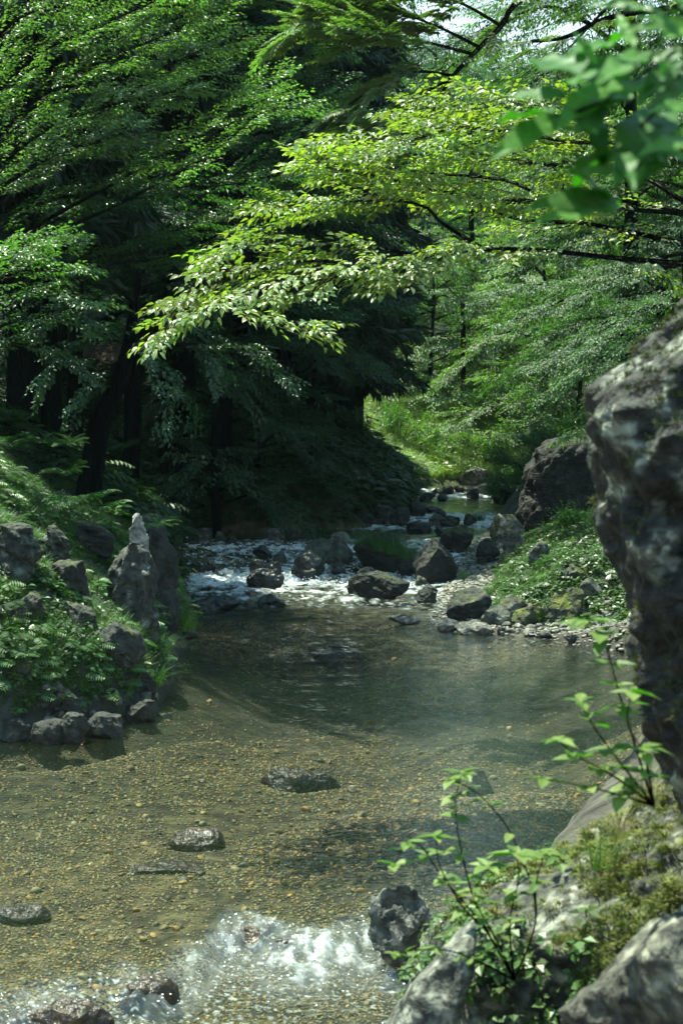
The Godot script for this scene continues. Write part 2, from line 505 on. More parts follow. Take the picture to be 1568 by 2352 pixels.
func build_land() -> void:
	river.append_array(left_shore)
	for i in right_shore.size(): river.append(right_shore[right_shore.size() - 1 - i])
	var x := -6.5
	while x < 7.5:
		xs.append(x)
		x += 0.15
	var step := 0.16
	while x < 95.0:
		xs.append(x)
		step *= 1.1
		x += step
	x = -6.65
	step = 0.16
	while x > -80.0:
		xs.insert(0, x)
		step *= 1.1
		x -= step
	var d := 0.5
	while d < 175.0:
		ds.append(d)
		d += maxf(0.15, (d - 6.0) * 0.011)
	var nx := xs.size()
	for j in ds.size():
		for i in nx:
			var l := land(xs[i], ds[j])
			heights.append(l[0])
			inland.append(l[1])
			left_side.append(1 if l[2] else 0)
	var v := PackedVector3Array()
	var n := PackedVector3Array()
	var c := PackedColorArray()
	var idx := PackedInt32Array()
	for j in ds.size():
		for i in nx:
			var k := j * nx + i
			v.append(Vector3(xs[i], heights[k], -ds[j]))
			var i0 := maxi(i - 1, 0)
			var i1 := mini(i + 1, nx - 1)
			var j0 := maxi(j - 1, 0)
			var j1 := mini(j + 1, ds.size() - 1)
			n.append(Vector3(-(heights[j * nx + i1] - heights[j * nx + i0]) / (xs[i1] - xs[i0]), 1.0, (heights[j1 * nx + i] - heights[j0 * nx + i]) / (ds[j1] - ds[j0])).normalized())
			var q := inland[k]
			var blot := broad.get_noise_2d(xs[i] * 5.0, ds[j] * 5.0)
			var col := Color(0.09, 0.08, 0.035).lerp(Color(0.15, 0.125, 0.055), smoothstep(-0.2, 0.3, blot))
			col = col.lerp(Color(0.03, 0.034, 0.013), pool_shade(xs[i], ds[j]))  # bed darkened by the painted shade of the mid pool
			if q > 0.0:
				var moss := Color(0.035, 0.055, 0.016).lerp(Color(0.075, 0.085, 0.03), smoothstep(-0.2, 0.4, blot))
				var litter := Color(0.075, 0.05, 0.03).lerp(Color(0.14, 0.1, 0.065), smoothstep(-0.1, 0.4, fine.get_noise_2d(xs[i] * 12.0, ds[j] * 12.0)))
				if left_side[k]:
					col = moss.lerp(litter, smoothstep(3.0, 4.5, q + blot))
					var bare := smoothstep(0.12, -0.05, broad.get_noise_2d(xs[i] * 30.0, ds[j] * 30.0)) * smoothstep(25.0, 23.0, ds[j])
					col = col.lerp(Color(0.085, 0.085, 0.075), bare)
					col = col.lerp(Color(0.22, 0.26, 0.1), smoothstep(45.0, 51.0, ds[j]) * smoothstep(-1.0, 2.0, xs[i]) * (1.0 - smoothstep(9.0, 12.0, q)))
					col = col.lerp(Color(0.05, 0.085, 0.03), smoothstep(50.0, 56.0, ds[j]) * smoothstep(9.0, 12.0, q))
				else:
					col = Color(0.12, 0.112, 0.09).lerp(moss, smoothstep(0.4, 1.2, q + blot * 0.5))
					col = col.lerp(litter, smoothstep(4.0, 7.0, q))
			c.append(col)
			if i < nx - 1 and j < ds.size() - 1:
				idx.append_array([k, k + nx, k + 1, k + 1, k + nx, k + nx + 1])
	var am := ArrayMesh.new()
	var a := []
	a.resize(Mesh.ARRAY_MAX)
	a[Mesh.ARRAY_VERTEX] = v
	a[Mesh.ARRAY_NORMAL] = n
	a[Mesh.ARRAY_COLOR] = c
	a[Mesh.ARRAY_INDEX] = idx
	am.add_surface_from_arrays(Mesh.PRIMITIVE_TRIANGLES, a)
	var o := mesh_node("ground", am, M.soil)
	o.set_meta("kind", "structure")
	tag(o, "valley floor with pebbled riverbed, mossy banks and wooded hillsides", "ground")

func cell(line: PackedFloat32Array, x: float) -> Array:
	var k := clampi(line.bsearch(x) - 1, 0, line.size() - 2)
	return [k, clampf((x - line[k]) / (line[k + 1] - line[k]), 0.0, 1.0)]

func sample(field: PackedFloat32Array, x: float, d: float) -> float:
	var i := cell(xs, x)
	var j := cell(ds, d)
	var nx := xs.size()
	var k: int = j[0] * nx + i[0]
	return lerpf(lerpf(field[k], field[k + 1], i[1]), lerpf(field[k + nx], field[k + nx + 1], i[1]), j[1])

func ground_at(x: float, d: float) -> Vector3:
	return Vector3(x, sample(heights, x, d), -d)

func slope_at(x: float, d: float) -> Vector3:
	var e := 0.15
	return Vector3(sample(heights, x - e, d) - sample(heights, x + e, d), 2.0 * e, -(sample(heights, x, d - e) - sample(heights, x, d + e))).normalized()

# ------------------------------------------------------------------ the water
func near_line(x: float, d: float, pts: Array, w: float) -> float:
	return smoothstep(w, 0.0, shore_distance(PackedVector2Array(pts), Vector2(x, d)))

var brink := PackedVector2Array([Vector2(-2.6, 7.5), Vector2(-1.75, 7.6), Vector2(-1.0, 7.95), Vector2(-0.82, 8.45), Vector2(-0.66, 8.85), Vector2(-0.2, 8.6), Vector2(0.15, 8.7), Vector2(0.7, 8.8)])

func lip(x: float) -> float:         # where the foreground chute breaks
	var k := 0
	while k < brink.size() - 2 and x > brink[k + 1].x: k += 1
	return lerpf(brink[k].y, brink[k + 1].y, smoothstep(brink[k].x, brink[k + 1].x, x)) + 0.05 * sin(x * 9.0) + 0.25 * fine.get_noise_1d(x * 60.0)

func broken(x: float, d: float) -> float:       # how white the water is, 0 to 1
	var t := 0.0
	var past := lip(x) - d
	if d < 10.0:
		var side := 0.62 + 0.38 * smoothstep(-1.1, -0.85, x)
		t = maxf(t, smoothstep(-0.06, 0.12, past) * (0.34 + 0.66 * smoothstep(1.2, 0.15, past)) * minf(side, 1.0) * (0.8 + 0.5 * broad.get_noise_2d(x * 45.0, d * 20.0)))
	if d > 22.0 and d < 34.0:
		t = maxf(t, 0.58 * smoothstep(21.5, 24.5, d) * smoothstep(33.0, 31.0, d))
		t = maxf(t, smoothstep(1.7, 0.4, absf(d - 26.2 - 0.25 * x)) * smoothstep(0.6, -0.8, x) * 0.95)
		t = maxf(t, smoothstep(0.8, 0.2, absf(d - 29.3 - 0.25 * sin(x * 3.0))) * smoothstep(2.2, 0.8, x) * 0.85)
		t = maxf(t, smoothstep(1.8, 0.3, absf(d - 25.6)) * smoothstep(-0.8, 0.2, x) * 0.7)
	if d >= 33.0:
		t = maxf(t, 0.85 * smoothstep(33.0, 34.2, d) * smoothstep(38.0, 36.0, d))
		t = maxf(t, 0.75 * smoothstep(42.5, 44.0, d) * smoothstep(48.0, 46.0, d))
	return t

func wave(x: float, d: float, t: float) -> float:
	var h := water_level(x, d)
	var calm := 0.004 + 0.004 * smoothstep(12.0, 20.0, d) + 0.02 * smoothstep(20.0, 23.0, d) * smoothstep(49.0, 48.0, d) * (1.0 - 0.8 * smoothstep(38.0, 39.0, d) * smoothstep(43.5, 42.5, d))
	h += calm * (1.3 * fine.get_noise_2d(x * 16.0, d * 40.0) + (0.16 + 0.3 * smoothstep(0.0, 0.35, broad.get_noise_2d(x * 14.0, d * 20.0)) + 0.3 * smoothstep(19.5, 22.0, d)) * fine.get_noise_2d(x * 50.0 + 30.0, d * 130.0))
	h += 0.024 * smoothstep(20.3, 22.5, d) * smoothstep(49.0, 48.0, d) * (1.0 - smoothstep(38.0, 39.0, d) * smoothstep(43.5, 42.5, d)) * fine.get_noise_2d(x * 34.0, d * 66.0)
	h += 0.02 * broad.get_noise_2d(x * 16.0, d * 16.0) * smoothstep(9.0, 12.0, d) * (0.4 + t)
	if t > 0.02:
		h += t * (0.45 if d < 10.0 else 1.0) * (0.07 * fine.get_noise_2d(x * 34.0, d * 40.0) - 0.07 * absf(ridge.get_noise_2d(x * 75.0, d * 85.0)) + 0.03 * fine.get_noise_2d(x * 150.0, d * 150.0))
	return h

func foam_patch(st: SurfaceTool, x0: float, x1: float, d0: float, d1: float, step: float) -> void:
	var nx := int((x1 - x0) / step) + 1
	var nd := int((d1 - d0) / step) + 1
	var p := PackedVector3Array()
	var c := PackedColorArray()
	var k := 1.9 / (step + 0.004)
	for j in nd:
		for i in nx:
			var x := x0 + i * step
			var d := d0 + j * step
			var t := broken(x, d)
			if t <= 0.03:
				p.append(Vector3.ZERO)
				c.append(Color(1, 1, 1, -1))
				continue
			var grain := 0.8 * fine.get_noise_2d(x * k * 1.3, d * k * (0.7 if d < 10.0 else 1.5)) + 0.6 * fine.get_noise_2d(x * 34.0 + 50.0, d * (22.0 if d < 10.0 else 44.0))
			var fleck := fine.get_noise_2d(x * k * 3.4 + 9.0, d * k * 3.4)
			var al := smoothstep(0.5, 1.25, t * (0.9 if d < 10.0 else 1.2) + grain * 0.75) * (0.65 + 0.35 * smoothstep(-0.3, 0.3, fleck))
			if d < 10.0: al = al * al * 0.62 + 0.07 * smoothstep(0.3, 0.8, t)
			al = maxf(al, (0.4 if d < 10.0 else 0.55) * smoothstep(0.18, 0.6, fleck) * smoothstep(0.1, 0.4, t))
			p.append(Vector3(x, wave(x, d, t) + 0.004 + 0.03 * t * maxf(0.0, grain + 0.4 * fleck), -d))
			c.append(Color(0.6, 0.65, 0.66, clampf(al, 0.0, 0.93)))
	for j in nd - 1:
		for i in nx - 1:
			var a := j * nx + i
			if c[a].a < 0.0 or c[a + 1].a < 0.0 or c[a + nx].a < 0.0 or c[a + nx + 1].a < 0.0: continue
			if c[a].a + c[a + 1].a + c[a + nx].a + c[a + nx + 1].a < 0.02: continue
			for q in [a, a + nx, a + 1, a + 1, a + nx, a + nx + 1]:
				st.set_color(c[q])
				st.add_vertex(p[q])

func water_level(x: float, d: float) -> float:
	var y := level(d)
	if d < 11.0:
		y = -0.14 + 0.14 * smoothstep(-0.6, 0.12, d - lip(x))
	return y

func build_water() -> void:
	var wx := PackedFloat32Array()
	var wd := PackedFloat32Array()
	var x := -6.8
	while x < 6.4:
		wx.append(x)
		x += 0.045 if x > -2.6 and x < 2.9 else 0.09
	while x < 24.0:
		wx.append(x)
		x += 0.6
	var d := 2.0
	while d < 54.0:
		wd.append(d)
		d += (0.12 if d < 6.8 else 0.03 if d < 9.6 else maxf(0.04, d * 0.0034))
	var nx := wx.size()
	var y := PackedFloat32Array()
	for j in wd.size():
		for i in nx:
			var px := wx[i]
			var pd := wd[j]
			var t := broken(px, pd)
			var h := wave(px, pd, t)
			y.append(h)
	var v := PackedVector3Array()
	var n := PackedVector3Array()
	var idx := PackedInt32Array()
	for j in wd.size():
		for i in nx:
			var k := j * nx + i
			v.append(Vector3(wx[i], y[k], -wd[j]))
			var i0 := maxi(i - 1, 0)
			var i1 := mini(i + 1, nx - 1)
			var j0 := maxi(j - 1, 0)
			var j1 := mini(j + 1, wd.size() - 1)
			n.append(Vector3(-(y[j * nx + i1] - y[j * nx + i0]) / (wx[i1] - wx[i0]), 1.0, (y[j1 * nx + i] - y[j0 * nx + i]) / (wd[j1] - wd[j0])).normalized())
			if i < nx - 1 and j < wd.size() - 1:
				idx.append_array([k, k + nx, k + 1, k + 1, k + nx, k + nx + 1])
	var am := ArrayMesh.new()
	var a := []
	a.resize(Mesh.ARRAY_MAX)
	a[Mesh.ARRAY_VERTEX] = v
	a[Mesh.ARRAY_NORMAL] = n
	a[Mesh.ARRAY_INDEX] = idx
	am.add_surface_from_arrays(Mesh.PRIMITIVE_TRIANGLES, a)
	var o := mesh_node("water", am, M.water)
	tag(o, "clear shallow stream running over pebbles towards the viewer", "water", "", "structure")
	var st := begin()
	foam_patch(st, -2.4, 0.75, 6.6, 9.3, 0.013)
	foam_patch(st, -4.1, 2.4, 22.4, 31.2, 0.034)
	foam_patch(st, -1.0, 6.0, 33.0, 38.2, 0.06)
	foam_patch(st, 1.8, 6.5, 42.4, 48.2, 0.09)
	st.set_smooth_group(0)
	st.generate_normals()
	o = mesh_node("foam", st.commit(), M.foam)
	tag(o, "white foam of the rapids and of the small chute in front", "foam", "", "stuff")
	# loose drops and bubbles thrown up where the water breaks
	rng.seed = 77
	var ball := SphereMesh.new()
	ball.radius = 0.5
	ball.height = 1.0
	ball.radial_segments = 6
	ball.rings = 3
	var xf := []
	while xf.size() < 1600:
		var px := ru(-3.4, 2.2)
		var pd := ru(7.0, 9.2) if rng.randf() < 0.5 else ru(25.0, 30.2)
		var t := broken(px, pd)
		if rng.randf() > t * t: continue
		var s := ru(0.004, 0.013) * (1.0 if pd < 10.0 else 2.2)
		xf.append(Transform3D(Basis().scaled(Vector3(s * 1.4, s * 0.8, s)), Vector3(px, water_level(px, pd) + ru(-0.01, 0.07) * t, -pd)))
	var col := []
	for i in xf.size(): col.append(Color(0.85, 0.87, 0.88))
	tag(multi("water_drops", ball, M.pebbles, xf, col), "bright drops and bubbles thrown up by broken water", "water drops")

func build_pebbles() -> void:
	rng.seed = 4
	var kinds := []
	for i in 3:
		kinds.append(rock_mesh(500 + i, Vector3(0.5, 0.26, 0.4), 3, Color(1, 1, 1), {"cuts": 6, "rough": 0.06, "strata": 0.0, "pale": Color(1, 1, 1)}))
	var tones := [Color(0.22, 0.17, 0.07), Color(0.15, 0.14, 0.075), Color(0.09, 0.095, 0.065), Color(0.32, 0.23, 0.08), Color(0.19, 0.14, 0.05), Color(0.27, 0.26, 0.17), Color(0.06, 0.06, 0.04), Color(0.33, 0.19, 0.05)]
	var cobbles := []
	var xf := [[], [], []]
	var col := [[], [], []]
	for i in 115000:
		var d := 6.2 + 15.5 * pow(rng.randf(), 1.5)
		var x := ru(-1.0, 1.0) * (0.28 * d + 0.4)
		var q := sample(inland, x, d)
		if q > -0.05 or rng.randf() < pool_shade(x, d): continue
		var s := ru(0.012, 0.028) * (1.0 + 0.05 * (d - 7.0))
		if rng.randf() > 0.985:
			s *= ru(1.8, 3.4)
			if cobbles.size() < 260 and d < 12.5 and s > 0.05:
				cobbles.append([x, d, s, rng.randi() % 8])
				continue
		if broad.get_noise_2d(x * 22.0 + 40.0, d * 14.0) > 0.22 and rng.randf() < 0.7: continue
		var k := i % 3
		var p := ground_at(x, d)
		xf[k].append(Transform3D(Basis.from_euler(Vector3(ru(-0.3, 0.3), ru(0, TAU), ru(-0.3, 0.3))).scaled(Vector3.ONE * s), p + Vector3(0, s * 0.1, 0)))
		var pick := int(clampf(rng.randf() * 5.5 + 2.5 * broad.get_noise_2d(x * 8.0, d * 8.0) + 1.2, 0, 7.99))
		col[k].append(tint(tones[pick] * Color(0.8, 0.74, 0.5), 0.3))
	for k in 3:
		tag(multi("riverbed_pebbles", kinds[k], M.pebbles, xf[k], col[k]), ["rounded ochre and olive pebbles covering the riverbed under clear water", "flat golden and grey pebbles lying under the clear water", "small dark and rusty pebbles between the others on the riverbed"][k], "pebbles")
	var cobble_mats := []
	for c in tones:
		var m: StandardMaterial3D = M.pebbles.duplicate()
		m.albedo_color = (c * Color(0.8, 0.76, 0.55)).linear_to_srgb()
		cobble_mats.append(m)
	for q in cobbles:
		var o := mesh_node("cobble", kinds[int(q[3]) % 3], cobble_mats[q[3]])
		o.position = ground_at(q[0], q[1]) + Vector3(0, q[2] * 0.1, 0)
		o.rotation = Vector3(ru(-0.3, 0.3), ru(0, TAU), ru(-0.3, 0.3))
		o.scale = Vector3.ONE * q[2]
		tag(o, "rounded cobble lying among the pebbles of the clear shallow riverbed", "cobble", "cobbles on the riverbed")
	# shingle of the gravel bar and of the path between the boulders, on the right
	xf = [[], [], []]
	col = [[], [], []]
	for i in 9000:
		var d := ru(18.3, 31.0)
		var x := ru(1.2, 4.6)
		var q := sample(inland, x, d)
		if sample(PackedFloat32Array(inland), x, d) < -0.12 or q > 0.75 + 0.5 * broad.get_noise_2d(x * 8.0, d * 8.0): continue
		var s := ru(0.04, 0.12)
		var k := i % 3
		xf[k].append(Transform3D(Basis.from_euler(Vector3(ru(-0.4, 0.4), ru(0, TAU), ru(-0.4, 0.4))).scaled(Vector3(s, s * 0.7, s)), ground_at(x, d) + Vector3(0, s * 0.1, 0)))
		col[k].append(tint([Color(0.15, 0.145, 0.115), Color(0.1, 0.1, 0.082), Color(0.2, 0.19, 0.15), Color(0.07, 0.07, 0.058)][rng.randi() % 4], 0.25))
	for k in 3:
		tag(multi("gravel", kinds[k], M.pebbles, xf[k], col[k]), ["grey shingle of the gravel bar below the right bank", "pale flat stones mixed into the gravel bar on the right", "dark stones of the gravel strip between the right bank boulders"][k], "gravel")

# ------------------------------------------------------------------ stones and banks
const GREY := Color(0.1, 0.108, 0.085)
const DARK := Color(0.032, 0.034, 0.031)
const PALE := Color(0.24, 0.235, 0.2)
const BROWN := Color(0.055, 0.034, 0.016)

# where the sight line through that picture point meets the land, near the distance expected
func hit(u: float, v: float, d: float) -> float:
	var e := maxf(5.0, d - 3.0)
	while e < d + 4.0:
		var p := W(u, v, e)
		if p.y <= sample(heights, p.x, -p.z): return e
		e += 0.08
	return d

# a stone whose picture box is (u0, v0)-(u1, v1); it stands in the water unless a distance is given
func stone(u0: float, v0: float, u1: float, v1: float, label: String, base: Color, o := {}) -> MeshInstance3D:
	var d: float = o.get("d", 0.0)
	if d == 0.0: d = dw(v1)
	elif d > 13.0 and d < 30.0 and not o.has("drowned"): d = minf(hit((u0 + u1) * 0.5, v1, d), dw(v1)) + (0.17 if d < 19.0 and u0 < 340 and v1 < 1560 and u1 - u0 < 110 else -0.02)
	var w := (u1 - u0) / F * d
	var h := (v1 - v0) / F * d
	var on_bank: bool = d < 19.0 and d > 13.2 and u0 < 400
	if on_bank: w *= 1.12
	var r := Vector3(w * 0.5, h * o.get("tall", 0.52 if on_bank else 0.64), w * 0.5 * o.get("deep", 0.8))
	d += r.z * 0.7
	if o.has("top"):
		var bed := sample(heights, (u0 + u1 - 1568.0) * 0.5 / F * d, d) - 0.04
		r.y = o.get("ry", (float(o.top) - bed) * 0.7)
		o.flat = 0.68
	var c := W((u0 + u1) * 0.5, v1, d)
	c.y += h - r.y * 0.96
	if o.has("top"): c.y = float(o.top) - r.y
	used.stone_seed = used.get("stone_seed", 100) + 7
	var n: int = o.get("n", clampi(int(9 + (u1 - u0) / 7.0), 11, 30))
	var called: String = o.get("called", "boulder" if w > 0.5 else "stone")
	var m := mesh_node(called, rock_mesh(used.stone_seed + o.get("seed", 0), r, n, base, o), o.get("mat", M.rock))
	m.position = c
	m.rotation.y = o.get("turn", 0.0)
	m.rotation.z = o.get("tilt", 0.0)
	tag(m, label, "rock" if w > 0.5 else "stone", o.get("group", "rocks in and beside the stream"))
	return m

func build_stones() -> void:
	var wet := {"mat": M.wet_rock, "pale": DARK * 1.5}
	# rapids, from the left shore to the right
	stone(440, 1278, 505, 1312, "low black rock near the left end of the white rapids", DARK, {"mat": M.wet_rock, "deep": 0.5, "pale": DARK * 1.6})
	stone(566, 1305, 662, 1348, "long flat black slab, frontmost in the middle of the rapids", DARK, {"mat": M.wet_rock, "deep": 0.35, "pale": DARK * 1.7, "tilt": 0.08})
	stone(566, 1285, 622, 1325, "pointed black rock directly behind the long flat slab", DARK, {"mat": M.wet_rock, "deep": 0.6, "pale": DARK * 1.6, "tilt": 0.2})
	stone(600, 1290, 655, 1318, "small layered black slab behind right end of the flat slab", DARK, {"mat": M.wet_rock, "deep": 0.5, "strata": 0.08})
	stone(580, 1252, 634, 1282, "black wedge-shaped rock standing above the upper white water", DARK, {"mat": M.wet_rock, "deep": 0.6, "tilt": -0.12})
	stone(625, 1268, 658, 1292, "small black block in the rapids beside the dark peaked boulder", DARK, wet)
	stone(662, 1262, 748, 1325, "dark peaked boulder in the middle of the rapids", DARK * 1.2, {"mat": M.wet_rock, "deep": 0.8, "tilt": -0.15, "pale": DARK * 1.2})
	stone(668, 1296, 700, 1322, "small black stone at the foot of the dark peaked boulder", DARK, wet)
	stone(690, 1305, 735, 1328, "low wet black rock before the grey humped boulders", DARK, wet)
	stone(700, 1238, 770, 1290, "grey smooth humped boulder leaning behind the dark peaked one", GREY, {"cuts": 4, "rough": 0.05, "tilt": -0.3, "pale": GREY * 1.5})
	stone(738, 1234, 812, 1296, "rounded grey boulder touching the left end of grassy mound", GREY, {"cuts": 4, "rough": 0.05, "tilt": -0.2, "pale": GREY * 1.5})
	stone(758, 1222, 805, 1246, "pale rounded cobble behind the rounded grey boulder", PALE, {"cuts": 4, "rough": 0.04})
	stone(760, 1300, 800, 1318, "flat black slab in the rapids before the grassy mound", DARK, wet)
	stone(430, 1368, 560, 1398, "low drowned black ledge below the rapids on the left", DARK, {"mat": M.wet_rock, "deep": 0.4, "tall": 0.95})
	stone(590, 1366, 660, 1388, "low drowned black rock below the middle of the rapids", DARK, {"mat": M.wet_rock, "deep": 0.4, "tall": 0.95})
	# foot of the far left bank
	stone(448, 1212, 498, 1240, "pale wedge-shaped stone with moss at foot of dark left bank", PALE * 0.8, {"cuts": 6, "moss": 0.15})
	stone(490, 1220, 520, 1244, "small grey stone right of the pale wedge-shaped stone", GREY, {})
	stone(516, 1225, 545, 1246, "grey angular stone ending the row under the dark left bank", GREY, {})
	stone(418, 1228, 450, 1248, "flat dark stone at the left corner of the upper rapids", DARK * 1.5, {})
	stone(602, 1212, 655, 1238, "pale smooth rounded stone under the middle of dark bank", PALE * 0.7, {"cuts": 3, "rough": 0.04, "tilt": -0.15})
	stone(640, 1205, 690, 1232, "small mossy stone with a sunlit green top under the bank", GREY, {"moss": 0.8})
	# head of the mound and upper reach
	stone(806, 1168, 865, 1206, "dark round boulder under overhanging bank above the mound", DARK, {"moss": 0.4})
	stone(858, 1158, 900, 1200, "dark grey boulder with a pale top by the upper rapids", GREY, {"cuts": 5})
	stone(880, 1172, 902, 1204, "narrow upright grey stone between two dark boulders", GREY, {"tall": 0.6})
	stone(896, 1164, 942, 1208, "dark blocky boulder, last at the foot of the left bank", DARK * 1.4, {"moss": 0.35})
	stone(930, 1156, 978, 1184, "flat-topped dark boulder where the upper reach narrows", DARK * 1.3, {"pale": GREY})
	stone(978, 1162, 1010, 1176, "flat wet slab left of the upper reach's middle", DARK, wet)
	stone(1000, 1168, 1024, 1190, "small wet black stone in the middle of the upper reach", DARK, wet)
	stone(932, 1196, 1002, 1222, "long dark rock lying across the upper white water", DARK * 1.2, {"mat": M.wet_rock, "tilt": 0.1, "deep": 0.6})
	stone(984, 1180, 1022, 1208, "leaning split slab standing in the upper white water", GREY, {"mat": M.wet_rock, "strata": 0.12, "tilt": 0.5, "deep": 0.4})
	stone(1008, 1184, 1062, 1210, "humped black rock right of the leaning split slab", DARK, wet)
	stone(996, 1208, 1020, 1228, "small black stone below the leaning split slab", DARK, wet)
	stone(1062, 1180, 1100, 1206, "low mossy stone at the right edge of the upper reach", GREY, {"moss": 0.6})
	# far riffle
	stone(962, 1130, 1000, 1150, "black rock at the left end of the far riffle", DARK, wet)
	stone(990, 1122, 1008, 1134, "tiny black stone in the far riffle", DARK, wet)
	stone(1000, 1114, 1040, 1136, "dark mossy rock in the middle of the far riffle", DARK, {"moss": 0.4})
	stone(1002, 1134, 1026, 1150, "small pointed black rock before the far mossy rock", DARK, wet)
	stone(1038, 1116, 1066, 1130, "dark rock just below the far bank's large boulder", DARK, {})
	stone(1064, 1116, 1090, 1128, "flat pale stone right below the far large boulder", PALE, {})
	stone(1070, 1122, 1100, 1144, "black rounded rock right of the far riffle's middle", DARK, {})
	stone(1092, 1110, 1130, 1136, "white sunlit angular stone at the far riffle's right end", PALE * 1.5, {"pale": PALE * 2.0})
	stone(1118, 1108, 1150, 1126, "dark round stone beside the white sunlit one far upstream", DARK * 1.3, {})
	stone(1128, 1112, 1200, 1152, "low grass-topped rock at right of the far green pool", DARK * 1.3, {"moss": 0.75})
	stone(1046, 1072, 1126, 1122, "large grey jagged boulder on the sunlit far grassy bank", GREY * 1.4, {"d": 50.0, "n": 18, "strata": 0.05, "pale": PALE * 1.5})
	stone(900, 1108, 962, 1136, "long dark ledge at the tip of the left bank far upstream", DARK * 1.2, {"deep": 1.5})
	# grassy mound, big dark boulders before it
	stone(806, 1232, 955, 1310, "broad boulder that carries the grassy mound beside rapids", DARK * 0.5, {"moss_col": Color(0.04, 0.055, 0.014), "tall": 0.75, "moss": 0.5, "n": 20, "cuts": 4})
	stone(950, 1245, 1050, 1338, "large round black boulder with mossy top beside shingle path", DARK * 0.5, {"moss_col": Color(0.035, 0.05, 0.013), "pale": DARK, "moss": 0.7, "n": 22, "cuts": 5, "tall": 0.6})
	stone(912, 1276, 955, 1318, "small dark mossy rock left of the large round black boulder", DARK, {"moss": 0.5})
	stone(812, 1300, 862, 1334, "dark round rock behind the long mossy boulder", DARK, {"moss": 0.25, "cuts": 5})
	stone(796, 1312, 945, 1372, "long black boulder with mossy right shoulder below the rapids", DARK * 0.5, {"moss_col": Color(0.035, 0.05, 0.013), "pale": DARK, "moss": 0.66, "n": 24, "deep": 0.6, "cuts": 5, "tilt": -0.08})
	stone(952, 1342, 1012, 1384, "dark rounded boulder at the left edge of shingle strip", DARK * 1.2, {"cuts": 5})
	stone(964, 1362, 1004, 1384, "grey egg-shaped stone before the dark rounded boulder", GREY, {"cuts": 3, "rough": 0.04, "mat": M.wet_rock})
	stone(950, 1322, 980, 1344, "grey flat stone behind the dark rounded boulder", GREY, {"cuts": 4})
	stone(995, 1320, 1010, 1332, "little pale cobble on the dark shingle", PALE, {"cuts": 3})
	stone(1008, 1208, 1094, 1266, "mossy boulder, sunlit yellow-green on its right shoulder", DARK * 1.2, {"moss": 0.85, "n": 18})
	# waterline of the gravel bar
	stone(892, 1408, 942, 1424, "low dark stone breaking the surface left of the gravel bar", GREY, {"mat": M.wet_rock})
	stone(902, 1415, 966, 1432, "long flat grey stone at the tip of the gravel bar", PALE * 0.8, {"cuts": 4, "deep": 0.5})
	stone(1002, 1420, 1056, 1448, "pale sloping stone at the waterline of the gravel bar", PALE, {"cuts": 4, "tilt": 0.15})
	stone(1042, 1426, 1140, 1456, "long pale grey ledge along the waterline of the gravel bar", PALE, {"cuts": 7, "strata": 0.06, "n": 18, "deep": 0.5})
	stone(1140, 1440, 1164, 1456, "small dark stone before the long pale ledge", DARK, {})
	stone(1205, 1448, 1246, 1462, "flat dark stone in the shallows before the gravel bar", DARK * 1.2, {"mat": M.wet_rock})
	stone(1294, 1456, 1330, 1476, "dark block on the waterline near the right of gravel bar", DARK * 1.4, {})
	# mossy rocks of the right bank
	stone(1018, 1352, 1132, 1424, "dark mossy boulder at the corner of the right bank", DARK * 1.2, {"moss": 0.5, "n": 20, "d": 21.2, "strata": 0.05})
	stone(1100, 1392, 1180, 1440, "grey rock ledge beneath the mossy cushions of right bank", GREY * 1.3, {"moss": 0.3, "n": 16, "d": 20.9})
	stone(1125, 1366, 1215, 1432, "mossy rock with ferny foot in middle of right bank", GREY * 1.2, {"moss": 0.75, "n": 18, "d": 21.3})
	stone(1248, 1352, 1346, 1428, "sunlit yellow-green mossy boulder right of the grey log", GREY, {"moss": 1.0, "n": 20, "d": 21.0, "moss_col": Color(0.17, 0.2, 0.025)})
	stone(1170, 1384, 1262, 1436, "low mossy hummock before the grey log", GREY, {"moss": 0.9, "n": 16, "d": 20.8, "moss_col": Color(0.15, 0.18, 0.025)})
	stone(1290, 1296, 1368, 1340, "small mossy ledge on the slope behind sunlit mossy boulder", GREY, {"moss": 0.8, "d": 24.0})
	stone(1092, 1236, 1150, 1296, "black upright rock where the shingle path begins", DARK, {"d": 27.5, "n": 16, "tall": 0.6, "pale": GREY})
	stone(1120, 1180, 1205, 1250, "sunlit mossy rock face below the dark cliff", GREY * 1.4, {"d": 29.0, "n": 18, "moss": 0.65, "pale": PALE * 1.3, "tilt": 0.5})
	stone(1150, 1215, 1215, 1268, "pale mossy block in front of the dark cliff", GREY * 1.3, {"d": 27.5, "n": 14, "moss": 0.6, "pale": PALE})
	stone(1210, 1245, 1262, 1300, "small grey rock among leaves below the dark cliff", GREY, {"d": 26.0, "moss": 0.3})
	stone(1325, 1330, 1390, 1380, "dark rock half hidden by leaves beside the near boulder", GREY, {"d": 22.0, "moss": 0.4})
	var c := W(1280, 1215, 30.0)
	var cliff := mesh_node("cliff", crag_mesh(41, [[-0.4, -0.85, 1.5], [0.4, -0.8, 1.6], [1.1, -0.66, 1.6], [1.6, -0.5, 1.5], [1.85, -0.2, 1.2], [2.0, 0.2, 0.8]], 0.9, 70, Color(0.022, 0.022, 0.02), {"lay": Vector3(1, 0.15, 0.4), "strata": 0.08, "rough": 0.09, "n": 44, "moss": 0.15, "pale": Color(0.055, 0.055, 0.045)}), M.rock)
	cliff.position = c
	tag(cliff, "black ribbed rock face on the right bank behind the shingle path", "cliff")
	# grey log on the bank
	var lg := begin()
	var a := W(1180, 1368, 21.8)
	tube(lg, PackedVector3Array([a, a.lerp(W(1262, 1345, 22.2), 0.5), W(1262, 1345, 22.2)]), PackedFloat32Array([0.035, 0.045, 0.05]), 10, Color(0.16, 0.17, 0.15), 0.2)
	var log_ := mesh_node("log", lg.commit(), M.bark)
